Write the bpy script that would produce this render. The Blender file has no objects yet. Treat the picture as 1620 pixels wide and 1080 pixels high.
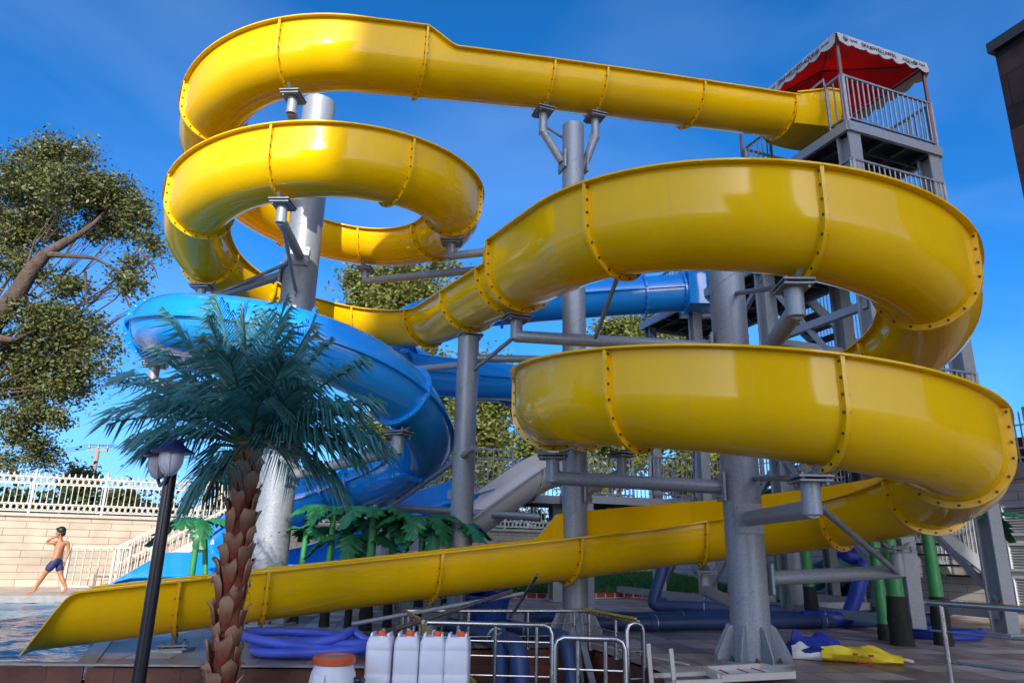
import bpy, bmesh, math, random
import numpy as np
from mathutils import Vector, Matrix, noise
R = math.radians
rng = random.Random(7)
nrg = np.random.default_rng(11)
SC = bpy.context.scene
COL = SC.collection

# ---------------------------------------------------------------- camera
CF, CT, CR, CH = 1122.0, 0.2869, 0.0211, 1.10
cam_d = bpy.data.cameras.new('camera'); cam = bpy.data.objects.new('camera', cam_d); COL.objects.link(cam)
_f = Vector((0, math.cos(CT), math.sin(CT))); _u = Vector((0, -math.sin(CT), math.cos(CT))); _r = Vector((1, 0, 0))
_X = _r*math.cos(CR) + _u*math.sin(CR); _Y = -_r*math.sin(CR) + _u*math.cos(CR)
M = Matrix((( _X.x, _Y.x, -_f.x, 0), (_X.y, _Y.y, -_f.y, 0), (_X.z, _Y.z, -_f.z, CH), (0, 0, 0, 1)))
cam.matrix_world = M
cam_d.sensor_width = 36.0; cam_d.lens = 36.0*CF/1620.0; cam_d.clip_start = 0.05; cam_d.clip_end = 3000
SC.camera = cam

def ray(px, py): return _f + _X*((px-810)/CF) + _Y*((540-py)/CF)
def gz(px, py, z=0.0):          # the place on the level z that is seen there in the photograph
    v = ray(px, py); t = (z-CH)/v.z; return Vector((0, 0, CH)) + v*t
def gy(px, py, y):              # the place at distance y
    v = ray(px, py); return Vector((0, 0, CH)) + v*(y/v.y)

# ---------------------------------------------------------------- light
SUN_EL, SUN_AZ = R(27.0), R(3.0)          # azimuth measured from behind the camera towards its right
to_sun = Vector((math.sin(SUN_AZ)*math.cos(SUN_EL), -math.cos(SUN_AZ)*math.cos(SUN_EL), math.sin(SUN_EL)))
sun_d = bpy.data.lights.new('sun', 'SUN'); sun_d.energy = 2.5; sun_d.angle = R(0.53); sun_d.color = (1.0, 0.94, 0.84)
sun = bpy.data.objects.new('sun', sun_d); COL.objects.link(sun)
sun.rotation_euler = to_sun.to_track_quat('Z', 'Y').to_euler()
world = bpy.data.worlds.new('World'); SC.world = world; world.use_nodes = True
wn = world.node_tree.nodes; wl = world.node_tree.links
sky = wn.new('ShaderNodeTexSky'); sky.sky_type = 'NISHITA'; sky.sun_disc = False
sky.sun_elevation = SUN_EL; sky.sun_rotation = math.atan2(to_sun.x, to_sun.y)
sky.altitude = 0; sky.air_density = 0.55; sky.dust_density = 2.2; sky.ozone_density = 4.0
bg = wn['Background']; bg.inputs['Strength'].default_value = 0.15
hsv = wn.new('ShaderNodeHueSaturation'); hsv.inputs['Saturation'].default_value = 1.30
wl.new(sky.outputs[0], hsv.inputs['Color']); # thin high haze drifting across the sky
wtc = wn.new('ShaderNodeTexCoord'); wmp = wn.new('ShaderNodeMapping'); wmp.inputs['Scale'].default_value = (1.0, 1.0, 2.6); wmp.inputs['Rotation'].default_value = (0.3, 0.2, 2.4); wl.new(wtc.outputs['Generated'], wmp.inputs[0])
wnz = wn.new('ShaderNodeTexNoise'); wnz.inputs['Scale'].default_value = 2.1; wnz.inputs['Detail'].default_value = 5; wnz.inputs['Roughness'].default_value = .45; wnz.inputs['Distortion'].default_value = .5; wl.new(wmp.outputs[0], wnz.inputs['Vector'])
wrp = wn.new('ShaderNodeMapRange'); wrp.inputs['From Min'].default_value = .42; wrp.inputs['From Max'].default_value = .80; wrp.inputs['To Max'].default_value = .18; wl.new(wnz.outputs['Fac'], wrp.inputs['Value'])
wmx = wn.new('ShaderNodeMixRGB'); wmx.blend_type = 'ADD'; wmx.inputs['Color2'].default_value = (2.0, 2.3, 2.5, 1); wl.new(wrp.outputs[0], wmx.inputs['Fac']); wl.new(hsv.outputs[0], wmx.inputs['Color1']); wl.new(wmx.outputs[0], bg.inputs['Color'])
SC.view_settings.view_transform = 'Standard'; SC.view_settings.look = 'None'
SC.view_settings.exposure = 1.14; SC.view_settings.gamma = 1.0
SC.cycles.max_bounces = 8; SC.cycles.diffuse_bounces = 4

# ---------------------------------------------------------------- helpers
def tag(o, label=None, cat=None, group=None, kind=None):
    if label: o['label'] = label
    if cat: o['category'] = cat
    if group: o['group'] = group
    if kind: o['kind'] = kind
    return o
def thing(name, loc, label, cat, group=None):
    o = bpy.data.objects.new(name, None); o.empty_display_size = .2; o.location = loc; COL.objects.link(o)
    return tag(o, label, cat, group)
def root_loc(o):
    v = Vector((0, 0, 0))
    while o is not None: v += o.location; o = o.parent
    return v
def copy_tree(o, parent=None):
    c = o.copy(); COL.objects.link(c)
    if parent is not None: c.parent = parent
    for ch in list(o.children): copy_tree(ch, c)
    return c

class MB:
    def __init__(s): s.v = []; s.f = []
    def add(s, vs, fs):
        b = len(s.v); s.v += [tuple(x) for x in vs]; s.f += [tuple(b+i for i in f) for f in fs]; return s
    def box(s, c, d, rz=0.0, m=None):
        x, y, z = d[0]/2, d[1]/2, d[2]/2
        vs = [Vector((a*x, b*y, e*z)) for a in (-1, 1) for b in (-1, 1) for e in (-1, 1)]
        mm = m if m is not None else Matrix.Rotation(rz, 3, 'Z')
        return s.add([mm@v + Vector(c) for v in vs], [(0,1,3,2),(4,6,7,5),(0,4,5,1),(2,3,7,6),(0,2,6,4),(1,5,7,3)])
    def bar(s, p, q, w, h=None, up=(0, 0, 1)):
        p = Vector(p); q = Vector(q); h = h or w; d = q-p; L = d.length
        if L < 1e-6: return s
        z = d/L; upv = Vector(up)
        if abs(z.dot(upv)) > .99: upv = Vector((0, 1, 0))
        x = upv.cross(z).normalized(); y = z.cross(x)
        m = Matrix((x, y, z)).transposed()
        return s.box((p+q)/2, (w, h, L), m=m)
    def ibeam(s, p, q, w, h, t=.02, up=(0, 1, 0)):
        p = Vector(p); q = Vector(q); z = (q-p).normalized(); upv = Vector(up)
        if abs(z.dot(upv)) > .99: upv = Vector((1, 0, 0))
        x = upv.cross(z).normalized(); y = z.cross(x)
        o = y*(h/2-t/2)
        s.bar(p+o, q+o, w, t, up); s.bar(p-o, q-o, w, t, up); s.bar(p, q, t, h-2*t, up)
        return s
    def tube(s, pts, r, n=10, closed=False, cap=True):
        pts = [Vector(p) for p in pts]; k = len(pts)
        rs = r if isinstance(r, (list, tuple)) else [r]*k
        tg = []
        for i in range(k):
            a = pts[(i-1) % k] if (closed or i > 0) else pts[0]; b = pts[(i+1) % k] if (closed or i < k-1) else pts[-1]
            tg.append((b-a).normalized())
        up = Vector((0, 0, 1)) if abs(tg[0].z) < .9 else Vector((1, 0, 0))
        x = up.cross(tg[0]).normalized(); vs = []
        for i in range(k):
            x = (x - tg[i]*x.dot(tg[i])).normalized(); y = tg[i].cross(x)
            for j in range(n):
                a = 2*math.pi*j/n; vs.append(pts[i] + (x*math.cos(a)+y*math.sin(a))*rs[i])
        fs = []
        m = k if closed else k-1
        for i in range(m):
            i2 = (i+1) % k
            for j in range(n): fs.append((i*n+j, i*n+(j+1) % n, i2*n+(j+1) % n, i2*n+j))
        if cap and not closed: fs += [tuple(range(n))[::-1], tuple((k-1)*n+j for j in range(n))]
        return s.add(vs, fs)
    def cyl(s, p, q, r, n=14): return s.tube([p, q], r, n)
    def lathe(s, c, prof, n=20, cap=True):
        c = Vector(c); k = len(prof)
        vs = [c+Vector((r*math.cos(2*math.pi*j/n), r*math.sin(2*math.pi*j/n), z)) for r, z in prof for j in range(n)]
        fs = [(i*n+j, i*n+(j+1) % n, (i+1)*n+(j+1) % n, (i+1)*n+j) for i in range(k-1) for j in range(n)]
        if cap: fs += [tuple(range(n))[::-1], tuple((k-1)*n+j for j in range(n))]
        return s.add(vs, fs)
    def prism(s, poly, z0, z1):
        n = len(poly)
        vs = [(p[0], p[1], z0) for p in poly]+[(p[0], p[1], z1) for p in poly]
        return s.add(vs, [tuple(range(n))[::-1], tuple(range(n, 2*n))]+[(i, (i+1) % n, n+(i+1) % n, n+i) for i in range(n)])
    def plate(s, pts, t):           # thick polygon from 3D points
        pts = [Vector(p) for p in pts]; nr = (pts[1]-pts[0]).cross(pts[2]-pts[0]).normalized()*t/2; n = len(pts)
        return s.add([p-nr for p in pts]+[p+nr for p in pts], [tuple(range(n))[::-1], tuple(range(n, 2*n))]+[(i, (i+1) % n, n+(i+1) % n, n+i) for i in range(n)])
    def ell(s, c, r, nu=14, nv=8, m=None):
        c = Vector(c); vs = []; fs = []
        for i in range(nv+1):
            t = math.pi*i/nv
            for j in range(nu):
                a = 2*math.pi*j/nu; p = Vector((r[0]*math.sin(t)*math.cos(a), r[1]*math.sin(t)*math.sin(a), r[2]*math.cos(t)))
                vs.append(c+(m@p if m is not None else p))
        for i in range(nv):
            for j in range(nu): fs.append((i*nu+j, (i+1)*nu+j, (i+1)*nu+(j+1) % nu, i*nu+(j+1) % nu))
        return s.add(vs, fs)
    def bolts(s, o): s.split = len(s.f); s.add(o.v, o.f); return s
    def build(s, name, mat, parent=None, smooth=True, angle=35, bevel=0, mat2=None, split=None):
        off = root_loc(parent) if parent is not None else Vector((0, 0, 0))
        me = bpy.data.meshes.new(name)
        va = np.array([tuple(v) for v in s.v], dtype=float).reshape(-1, 3) - np.array(off)
        assert max(max(f) for f in s.f) < len(s.v), name; me.from_pydata(va.tolist(), [], s.f); me.update()
        bm = bmesh.new(); bm.from_mesh(me); bmesh.ops.recalc_face_normals(bm, faces=bm.faces); 
        if bevel: bmesh.ops.bevel(bm, geom=[e for e in bm.edges if len(e.link_faces) == 2 and e.calc_face_angle(0) > .6], offset=bevel, segments=2, profile=.7, affect='EDGES')
        bm.to_mesh(me); bm.free()
        if smooth:
            me.polygons.foreach_set('use_smooth', [True]*len(me.polygons))
            me.set_sharp_from_angle(angle=R(angle))
        me.materials.append(mat)
        if mat2 is not None:
            me.materials.append(mat2); me.polygons.foreach_set('material_index', [0 if i < split else 1 for i in range(len(me.polygons))])
        o = bpy.data.objects.new(name, me); COL.objects.link(o)
        if parent is not None: o.parent = parent
        return o

def own(mb, name, mat, base, label, cat, group=None, kind=None, **kw):   # a thing that is one mesh, its origin at its base
    e = bpy.data.objects.new('tmp', None); e.location = base
    off = Vector(base); mb.v = [tuple(Vector(v)-off) for v in mb.v]
    bpy.data.objects.remove(e)
    o = mb.build(name, mat, None, **kw); o.location = off
    return tag(o, label, cat, group, kind)

# ---------------------------------------------------------------- materials
def mat(name, col, rough=.5, metal=0.0, coat=0.0, spec=.5, var=0.0, vscale=3.0, bump=0.0, bscale=20.0, rvar=0.0, col2=None, island=0.0, transl=0.0, detail=4, dist=0.01, coord='Object', objvar=0.0, grime=0.0):
    m = bpy.data.materials.new(name); m.use_nodes = True; nt = m.node_tree; N = nt.nodes; L = nt.links; b = N['Principled BSDF']
    b.inputs['Roughness'].default_value = rough; b.inputs['Metallic'].default_value = metal
    b.inputs['Coat Weight'].default_value = coat; b.inputs['Coat Roughness'].default_value = .05
    b.inputs['Specular IOR Level'].default_value = spec
    b.inputs['Base Color'].default_value = (*col, 1)
    tc = N.new('ShaderNodeTexCoord')
    if var or col2:
        nz = N.new('ShaderNodeTexNoise'); nz.inputs['Scale'].default_value = vscale; nz.inputs['Detail'].default_value = detail
        L.new(tc.outputs[coord], nz.inputs['Vector'])
        rp = N.new('ShaderNodeValToRGB'); rp.color_ramp.elements[0].position = .3; rp.color_ramp.elements[1].position = .72
        c2 = col2 or tuple(min(1, c*(1+var)) for c in col); c1 = col if col2 else tuple(c*(1-var) for c in col)
        rp.color_ramp.elements[0].color = (*c1, 1); rp.color_ramp.elements[1].color = (*c2, 1)
        L.new(nz.outputs['Fac'], rp.inputs['Fac']); L.new(rp.outputs[0], b.inputs['Base Color'])
        if rvar:
            mr = N.new('ShaderNodeMapRange'); mr.inputs['To Min'].default_value = max(.02, rough-rvar); mr.inputs['To Max'].default_value = rough+rvar
            L.new(nz.outputs['Fac'], mr.inputs['Value']); L.new(mr.outputs[0], b.inputs['Roughness'])
    if objvar or grime:
        src = b.inputs['Base Color'].links[0].from_socket; h = N.new('ShaderNodeHueSaturation'); oi = N.new('ShaderNodeObjectInfo'); mr = N.new('ShaderNodeMapRange')
        mr.inputs['To Min'].default_value = 1-objvar; mr.inputs['To Max'].default_value = 1+objvar*.6; L.new(oi.outputs['Random'], mr.inputs['Value']); L.new(mr.outputs[0], h.inputs['Value']); L.new(src, h.inputs['Color'])
        # water marks and dust: thin streaks that run down the shell
        mp = N.new('ShaderNodeMapping'); mp.inputs['Scale'].default_value = (9, 9, .7); L.new(tc.outputs[coord], mp.inputs[0]); nz2 = N.new('ShaderNodeTexNoise'); nz2.inputs['Scale'].default_value = 1.6; nz2.inputs['Detail'].default_value = 7; L.new(mp.outputs[0], nz2.inputs['Vector'])
        rp2 = N.new('ShaderNodeValToRGB'); rp2.color_ramp.elements[0].position = .52; rp2.color_ramp.elements[1].position = .78; rp2.color_ramp.elements[0].color = (0, 0, 0, 1); rp2.color_ramp.elements[1].color = (grime, grime, grime, 1); L.new(nz2.outputs['Fac'], rp2.inputs['Fac'])
        mx2 = N.new('ShaderNodeMixRGB'); mx2.inputs['Color2'].default_value = (.30, .26, .16, 1); L.new(rp2.outputs[0], mx2.inputs['Fac']); L.new(h.outputs[0], mx2.inputs['Color1']); L.new(mx2.outputs[0], b.inputs['Base Color'])
    if island:
        gi = N.new('ShaderNodeNewGeometry'); h = N.new('ShaderNodeHueSaturation')
        mr = N.new('ShaderNodeMapRange'); mr.inputs['To Min'].default_value = 1-island; mr.inputs['To Max'].default_value = 1+island
        L.new(gi.outputs['Random Per Island'], mr.inputs['Value']); L.new(mr.outputs[0], h.inputs['Value'])
        m2 = N.new('ShaderNodeMapRange'); m2.inputs['To Min'].default_value = .47; m2.inputs['To Max'].default_value = .525
        L.new(gi.outputs['Random Per Island'], m2.inputs['Value']); L.new(m2.outputs[0], h.inputs['Hue'])
        src = b.inputs['Base Color'].links[0].from_socket if b.inputs['Base Color'].links else None
        if src: L.new(src, h.inputs['Color'])
        else: h.inputs['Color'].default_value = (*col, 1)
        L.new(h.outputs[0], b.inputs['Base Color'])
        if transl:
            tr = N.new('ShaderNodeBsdfTranslucent'); mx = N.new('ShaderNodeMixShader'); mx.inputs[0].default_value = transl
            L.new(h.outputs[0], tr.inputs[0]); L.new(b.outputs[0], mx.inputs[1]); L.new(tr.outputs[0], mx.inputs[2]); L.new(mx.outputs[0], N['Material Output'].inputs[0])
    if bump:
        n2 = N.new('ShaderNodeTexNoise'); n2.inputs['Scale'].default_value = bscale; n2.inputs['Detail'].default_value = 5
        L.new(tc.outputs[coord], n2.inputs['Vector'])
        bp = N.new('ShaderNodeBump'); bp.inputs['Strength'].default_value = bump; bp.inputs['Distance'].default_value = dist
        L.new(n2.outputs['Fac'], bp.inputs['Height']); L.new(bp.outputs[0], b.inputs['Normal'])
    return m

def brick_mat(name, c1, c2, mortar, bw, bh, ms=.01, rough=.5, rz=0.0, vertical=False, bump=.3, offset=.5, noise_amt=.25, spec=.4, bias=0.0):
    m = bpy.data.materials.new(name); m.use_nodes = True; nt = m.node_tree; N = nt.nodes; L = nt.links; b = N['Principled BSDF']
    b.inputs['Roughness'].default_value = rough; b.inputs['Specular IOR Level'].default_value = spec
    tc = N.new('ShaderNodeTexCoord'); mp = N.new('ShaderNodeMapping')
    geo = N.new('ShaderNodeNewGeometry')
    L.new(geo.outputs['Position'], mp.inputs['Vector'])
    mp.vector_type = 'POINT'
    if vertical:        # wall running along rz: u = along the wall, v = height
        mp.inputs['Rotation'].default_value = (0, 0, -rz)
        sp = N.new('ShaderNodeSeparateXYZ'); cb = N.new('ShaderNodeCombineXYZ')
        L.new(mp.outputs[0], sp.inputs[0]); L.new(sp.outputs['X'], cb.inputs['X']); L.new(sp.outputs['Z'], cb.inputs['Y']); src = cb.outputs[0]
    else:
        mp.inputs['Rotation'].default_value = (0, 0, -rz); src = mp.outputs[0]
    br = N.new('ShaderNodeTexBrick'); br.inputs['Scale'].default_value = 1.0; br.offset = offset
    br.inputs['Brick Width'].default_value = bw; br.inputs['Row Height'].default_value = bh; br.inputs['Mortar Size'].default_value = ms; br.inputs['Bias'].default_value = bias
    br.inputs['Color1'].default_value = (*c1, 1); br.inputs['Color2'].default_value = (*c2, 1); br.inputs['Mortar'].default_value = (*mortar, 1)
    L.new(src, br.inputs['Vector'])
    nz = N.new('ShaderNodeTexNoise'); nz.inputs['Scale'].default_value = 2.3; nz.inputs['Detail'].default_value = 8; L.new(geo.outputs['Position'], nz.inputs['Vector'])
    mr = N.new('ShaderNodeMapRange'); mr.inputs['From Min'].default_value = .3; mr.inputs['From Max'].default_value = .7; mr.inputs['To Min'].default_value = 1-noise_amt; mr.inputs['To Max'].default_value = 1+noise_amt
    L.new(nz.outputs['Fac'], mr.inputs['Value'])
    h = N.new('ShaderNodeHueSaturation'); L.new(mr.outputs[0], h.inputs['Value']); L.new(br.outputs['Color'], h.inputs['Color']); L.new(h.outputs[0], b.inputs['Base Color'])
    r2 = N.new('ShaderNodeMapRange'); r2.inputs['To Min'].default_value = max(.05, rough-.2); r2.inputs['To Max'].default_value = min(1, rough+.2); L.new(nz.outputs['Fac'], r2.inputs['Value']); L.new(r2.outputs[0], b.inputs['Roughness'])
    bp = N.new('ShaderNodeBump'); bp.inputs['Strength'].default_value = bump; bp.inputs['Distance'].default_value = .01; bp.invert = True
    L.new(br.outputs['Fac'], bp.inputs['Height']); L.new(bp.outputs[0], b.inputs['Normal'])
    return m

YEL = mat('yellow gelcoat', (.89, .525, .001), .10, coat=0, spec=.30, var=.07, vscale=1.1, bump=.03, bscale=3.0, rvar=.05, dist=.03, objvar=.05, grime=.07)
YELF = mat('yellow gelcoat flange', (.87, .505, .002), .30, coat=0, var=.08, vscale=6)
BLU = mat('blue gelcoat', (.010, .275, .78), .08, coat=.2, var=.05, vscale=1.0, bump=.03, bscale=3.0, rvar=.05, dist=.03, objvar=.08, grime=.06)
GREYG = mat('pale grey gelcoat', (.62, .58, .54), .3, coat=.3, var=.06, vscale=1.5)
GALV = mat('galvanised steel', (.285, .315, .345), .45, metal=.25, var=.16, vscale=38, bump=.12, bscale=70, rvar=.12, detail=8)
GALVD = mat('dull galvanised steel', (.24, .26, .29), .55, metal=.4, var=.25, vscale=9, rvar=.12, detail=8)
DARKST = mat('dark steel grating', (.06, .065, .075), .6, metal=.4, var=.2, vscale=8)
BOLT = mat('bolt steel', (.10, .08, .05), .5, metal=.8)
BOLTB = mat('bright bolt steel', (.55, .56, .58), .35, metal=.9)
STAIN = mat('stainless steel', (.46, .46, .46), .26, metal=1.0, var=.08, vscale=12, rvar=.08)
WHITEP = mat('white painted iron', (.52, .48, .41), .45, var=.07, vscale=5)
# ---------------------------------------------------------------- paths of the slides
class Path:
    # turtle path: start, heading (deg), list of (length, signed radius or 0; + turns left), heights as (s, z) knots on a smooth spline
    def __init__(s, start, head, segs, knots):
        s.segs = []; x, y = start; h = head; t = 0.0
        for L, r in segs:
            s.segs.append((t, x, y, h, L, r)); x, y, h = s._adv(x, y, h, L, r); t += L
        s.len = t; s.kx = np.array([k[0] for k in knots]); s.kz = np.array([k[1] for k in knots])
        kx, zk = s.kx, s.kz; k = len(kx); A = np.zeros((k, k)); rr = np.zeros(k); hh = np.diff(kx); A[0, 0] = A[-1, -1] = 1
        for i in range(1, k-1):
            A[i, i-1] = hh[i-1]; A[i, i] = 2*(hh[i-1]+hh[i]); A[i, i+1] = hh[i]
            rr[i] = 6*((zk[i+1]-zk[i])/hh[i]-(zk[i]-zk[i-1])/hh[i-1])
        s.M = np.linalg.solve(A, rr)
    def _adv(s, x, y, h, u, r):
        if r == 0: return x+u*math.cos(h), y+u*math.sin(h), h
        cx, cy = x-r*math.sin(h), y+r*math.cos(h); h2 = h+u/r
        return cx+r*math.sin(h2), cy-r*math.cos(h2), h2
    def z(s, u):
        kx = s.kx; j = int(np.clip(np.searchsorted(kx, u)-1, 0, len(kx)-2)); t = u-kx[j]; h = kx[j+1]-kx[j]; M = s.M; zk = s.kz
        return zk[j]+t*((zk[j+1]-zk[j])/h-h*(2*M[j]+M[j+1])/6)+t*t*M[j]/2+t**3*(M[j+1]-M[j])/(6*h)
    def at(s, u):
        u2 = min(max(u, 0), s.len)
        for t, x, y, h, L, r in s.segs:
            if u2 <= t+L+1e-9:
                x, y, h = s._adv(x, y, h, u2-t, r); break
        if u != u2: x, y, _ = s._adv(x, y, h, u-u2, 0)
        slope = (s.z(u2+.05)-s.z(u2-.05))/.1
        return Vector((x, y, s.z(u2)+(u-u2)*slope)), h
    def frame(s, u):
        p, h = s.at(u); a, _ = s.at(u+.02); b, _ = s.at(u-.02); t = (a-b).normalized()
        n = Vector((-math.sin(h), math.cos(h), 0)); up = t.cross(n).normalized()
        if up.z < 0: up = -up
        return p, n, up, t

def pl(knots, u):
    return float(np.interp(u, [k[0] for k in knots], [k[1] for k in knots]))

LIP = .07
def u_profile(hw, hL, hR, t=.016, n=18, lip=LIP):
    arc = [(hw*math.cos(a), hw*(1-math.sin(a))) for a in np.linspace(0, math.pi, n+1)]
    def clampz(x, z): return (x, min(z, (hL if x > 0 else hR)-.022))
    out = [(hw+lip, hL), (hw+lip, hL-.02), (hw+.001, hL-.021)]
    for k in (.66, .33): out.append(clampz(hw, hw+(hL-.021-hw)*k))
    out += [clampz(*q) for q in arc]
    for k in (.33, .66): out.append(clampz(-hw, hw+(hR-.021-hw)*k))
    out += [(-hw-.001, hR-.021), (-hw-lip, hR-.02), (-hw-lip, hR)]
    iw = hw-t; iarc = [(iw*math.cos(a), hw-iw*math.sin(a)) for a in np.linspace(math.pi, 0, n+1)]
    inn = [(-iw, hR)]+[(x, min(z, (hL if x > 0 else hR)-.004)) for x, z in iarc]+[(iw, hL)]
    return out+inn
def sweep_section(path, s0, s1, hw, hLf, hRf, step=.11):
    k = max(2, int(math.ceil((s1-s0)/step))+1); mb = MB(); vs = []
    for u in np.linspace(s0, s1, k):
        p, n, up, t = path.frame(u)
        for x, z in u_profile(hw, hLf(u), hRf(u)): vs.append(p+n*x+Vector((0, 0, 1))*z)
    m = len(vs)//k
    fs = [(i*m+j, i*m+(j+1) % m, (i+1)*m+(j+1) % m, (i+1)*m+j) for i in range(k-1) for j in range(m)]
    h = (m-1)
    no = m-2-0
    mb.add(vs, fs)
    n_out = 3+2+19+2+3
    n_in = m-n_out
    for b0 in (0, (k-1)*m):        # close the two ends
        o = [b0+i for i in range(n_out)]; inn = [b0+n_out+i for i in range(n_in)][::-1]
        # match by parameter
        a = 0; c = 0
        while a < n_out-1 or c < n_in-1:
            if c >= n_in-1 or (a < n_out-1 and (a+1)/(n_out-1) <= (c+1)/(n_in-1)):
                mb.f.append((o[a], o[a+1], inn[c])); a += 1
            else:
                mb.f.append((o[a], inn[c+1], inn[c])); c += 1
    return mb
def u_flange(path, u, hw, hL, hR, w=.062, th=.034, n=22):
    p, nn, up, t = path.frame(u); mb = MB(); Z = Vector((0, 0, 1)); prof = []
    prof.append((hw, hL-.022)); prof += [(hw*math.cos(a), hw*(1-math.sin(a))) for a in np.linspace(0, math.pi, n+1)]; prof.append((-hw, hR-.022))
    def off(x, z):
        if z > hw-1e-6: return (x+math.copysign(w, x), z)
        r = math.hypot(x, hw-z); return (x*(hw+w)/r, hw-(hw-z)*(hw+w)/r)
    vs = []
    for d in (-th/2, th/2):
        for x, z in prof:
            vs.append(p+nn*x+Z*z+t*d); x2, z2 = off(x, z); vs.append(p+nn*x2+Z*z2+t*d)
    k = len(prof); fs = []
    for i in range(k-1):
        a = 2*i; b = 2*k+2*i
        fs += [(a, a+1, a+3, a+2), (b, b+2, b+3, b+1), (a+1, b+1, b+3, a+3), (a, a+2, b+2, b)]
    fs += [(0, 2*k, 2*k+1, 1), (2*k-2, 2*k-1, 4*k-1, 4*k-2)]
    mb.add(vs, fs)
    bo = MB(); bb = []
    L = math.pi*hw; 
    for k2 in range(9): a = math.pi*(k2+.5)/9; bb.append(((hw+w*.55)*math.cos(a), hw-(hw+w*.55)*math.sin(a)))
    for hh, sg in ((hL, 1), (hR, -1)):
        z = hw+.06
        while z < hh-.05: bb.append((sg*(hw+w*.55), z)); z += .14
    for x, z in bb:
        c = p+nn*x+Z*z; bo.cyl(c-t*(th/2+.012), c+t*(th/2+.012), .013, 6)
    return mb, bo

# yellow slide: from the tower, two turns round the left column, across, two turns round the front column, down to the pool
Y_H0 = math.atan2(9.2116-12.1999, -2.4645-5.8917)
LS = [8.874, 22.982, 4.942, 23.568, 7.098]
YS = [(LS[0], 0), (LS[1], -2.1001), (LS[2], 0), (LS[3], 2.1517), (LS[4], 0)]
C = np.cumsum([0]+LS)
YK = [(0, 8.9767), (C[1], 7.7718), (C[1]+LS[1]*.25, 6.8103), (C[1]+LS[1]*.5, 6.1728), (C[1]+LS[1]*.75, 5.4141), (C[2], 4.6294), (C[3], 3.9574),
      (C[3]+LS[3]*.25, 3.1554), (C[3]+LS[3]*.5, 2.3989), (C[3]+LS[3]*.75, 1.6451), (C[4], .8915), (C[5], .0355)]
YP = Path((5.8917, 12.1999), Y_H0, YS, YK)
HW, HO, HI = .4613, .8654, .5557
YL = [(0, HI), (7.47, HI), (7.89, HO), (33.3, HO), (35.2, HI), (67.14, HI), (67.23, .49), (67.51, .03)]
YR = [(0, HI), (35.32, HI), (35.325, HO), (61.48, HO), (61.8, HI), (67.14, HI), (67.23, .49), (67.51, .03)]
hLf = lambda u: pl(YL, u); hRf = lambda u: pl(YR, u)
joints = [.87, 2.90, 4.83, 5.79, 7.91, 9.84, 11.58, 13.2, 14.75, 16.31, 18.05, 19.65, 21.33, 22.97, 24.71, 26.3, 27.6, 28.57, 29.53, 31.17, 33.30, 34.95, 35.35, 37.55, 39.38, 41.05,
          42.9, 44.6, 46.4, 47.9, 49.13, 51.25, 52.89, 54.63, 56.2, 57.65, 59.55, 61.58, 63.41, 65.34, 66.21]
yroot = thing('water_slide', (2.66, 8.27, 0), 'long glossy yellow open flume winding round two steel columns down to the pool', 'water slide')
cuts = [0.15]+joints+[67.51]
for i, (a, b) in enumerate(zip(cuts[:-1], cuts[1:])):
    sweep_section(YP, a+(.0 if i == 0 else .001), b-(.001), HW, hLf, hRf, .10 if b < 66 else .06).build('chute_section', YEL, yroot, angle=40)
for u in joints:
    fl, bo = u_flange(YP, u, HW, hLf(u-.02 if u < 30 else u+.02), hRf(u+.02))
    fl.bolts(bo).build('joint_flange', YELF, yroot, angle=40, mat2=BOLT, split=fl.split)
# starting tub on the tower
mb = MB(); secs = []
for u, hw, h, zz in ((.87, .50, .60, 0), (.55, .56, .66, -.02), (.2, .60, .74, -.03), (-.12, .60, .74, -.03)):
    p, n, up, t = YP.frame(max(u, 0)); p = p+t*min(u, 0)
    pr = [(hw, h), (hw+.05, h), (hw+.05, h-.03), (hw+.012, h-.03), (hw*.97, .33*h), (hw*.75, .02), (0, -.02), (-hw*.75, .02), (-hw*.97, .33*h), (-hw-.012, h-.03), (-hw-.05, h-.03), (-hw-.05, h), (-hw, h), (-hw*.95, .34*h), (-hw*.73, .04), (0, 0.0), (hw*.73, .04), (hw*.95, .34*h)]
    secs.append([p+n*x+Vector((0, 0, z+zz)) for x, z in pr])
m = len(secs[0]); mb.add([v for s_ in secs for v in s_], [(i*m+j, i*m+(j+1) % m, (i+1)*m+(j+1) % m, (i+1)*m+j) for i in range(3) for j in range(m)])
mb.build('start_tub', YEL, yroot, angle=50)
# ---------------------------------------------------------------- blue tube
def tube_section(path, s0, s1, r, step=.11, n=30, seam=True):
    k = max(2, int((s1-s0)/step)+1); vs = []
    prof = []
    for j in range(n):
        a = 2*math.pi*j/n+math.pi/n; prof.append((r*math.cos(a), r*math.sin(a)))
    if seam:                      # protruding lip where the two half shells meet
        q = [p for p in prof if p[1] > 0]; q.sort(key=lambda p: -p[0]); lo = [p for p in prof if p[1] < 0]; lo.sort(key=lambda p: p[0])
        prof = [(r+.0, .02), (r+.05, .02), (r+.05, .012)][2:2]+[(r+.055, -.012), (r+.055, .022), (r, .022)]+q+[(-r, .022), (-r-.055, .022), (-r-.055, -.012), (-r, -.012)]+lo+[(r, -.012)]
    for u in np.linspace(s0, s1, k):
        p, nn, up, t = path.frame(u)
        for x, z in prof: vs.append(p+nn*x+up*z)
    m = len(prof); mb = MB()
    fs = [(i*m+j, i*m+(j+1) % m, (i+1)*m+(j+1) % m, (i+1)*m+j) for i in range(k-1) for j in range(m)]
    mb.add(vs, fs)
    return mb
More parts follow.
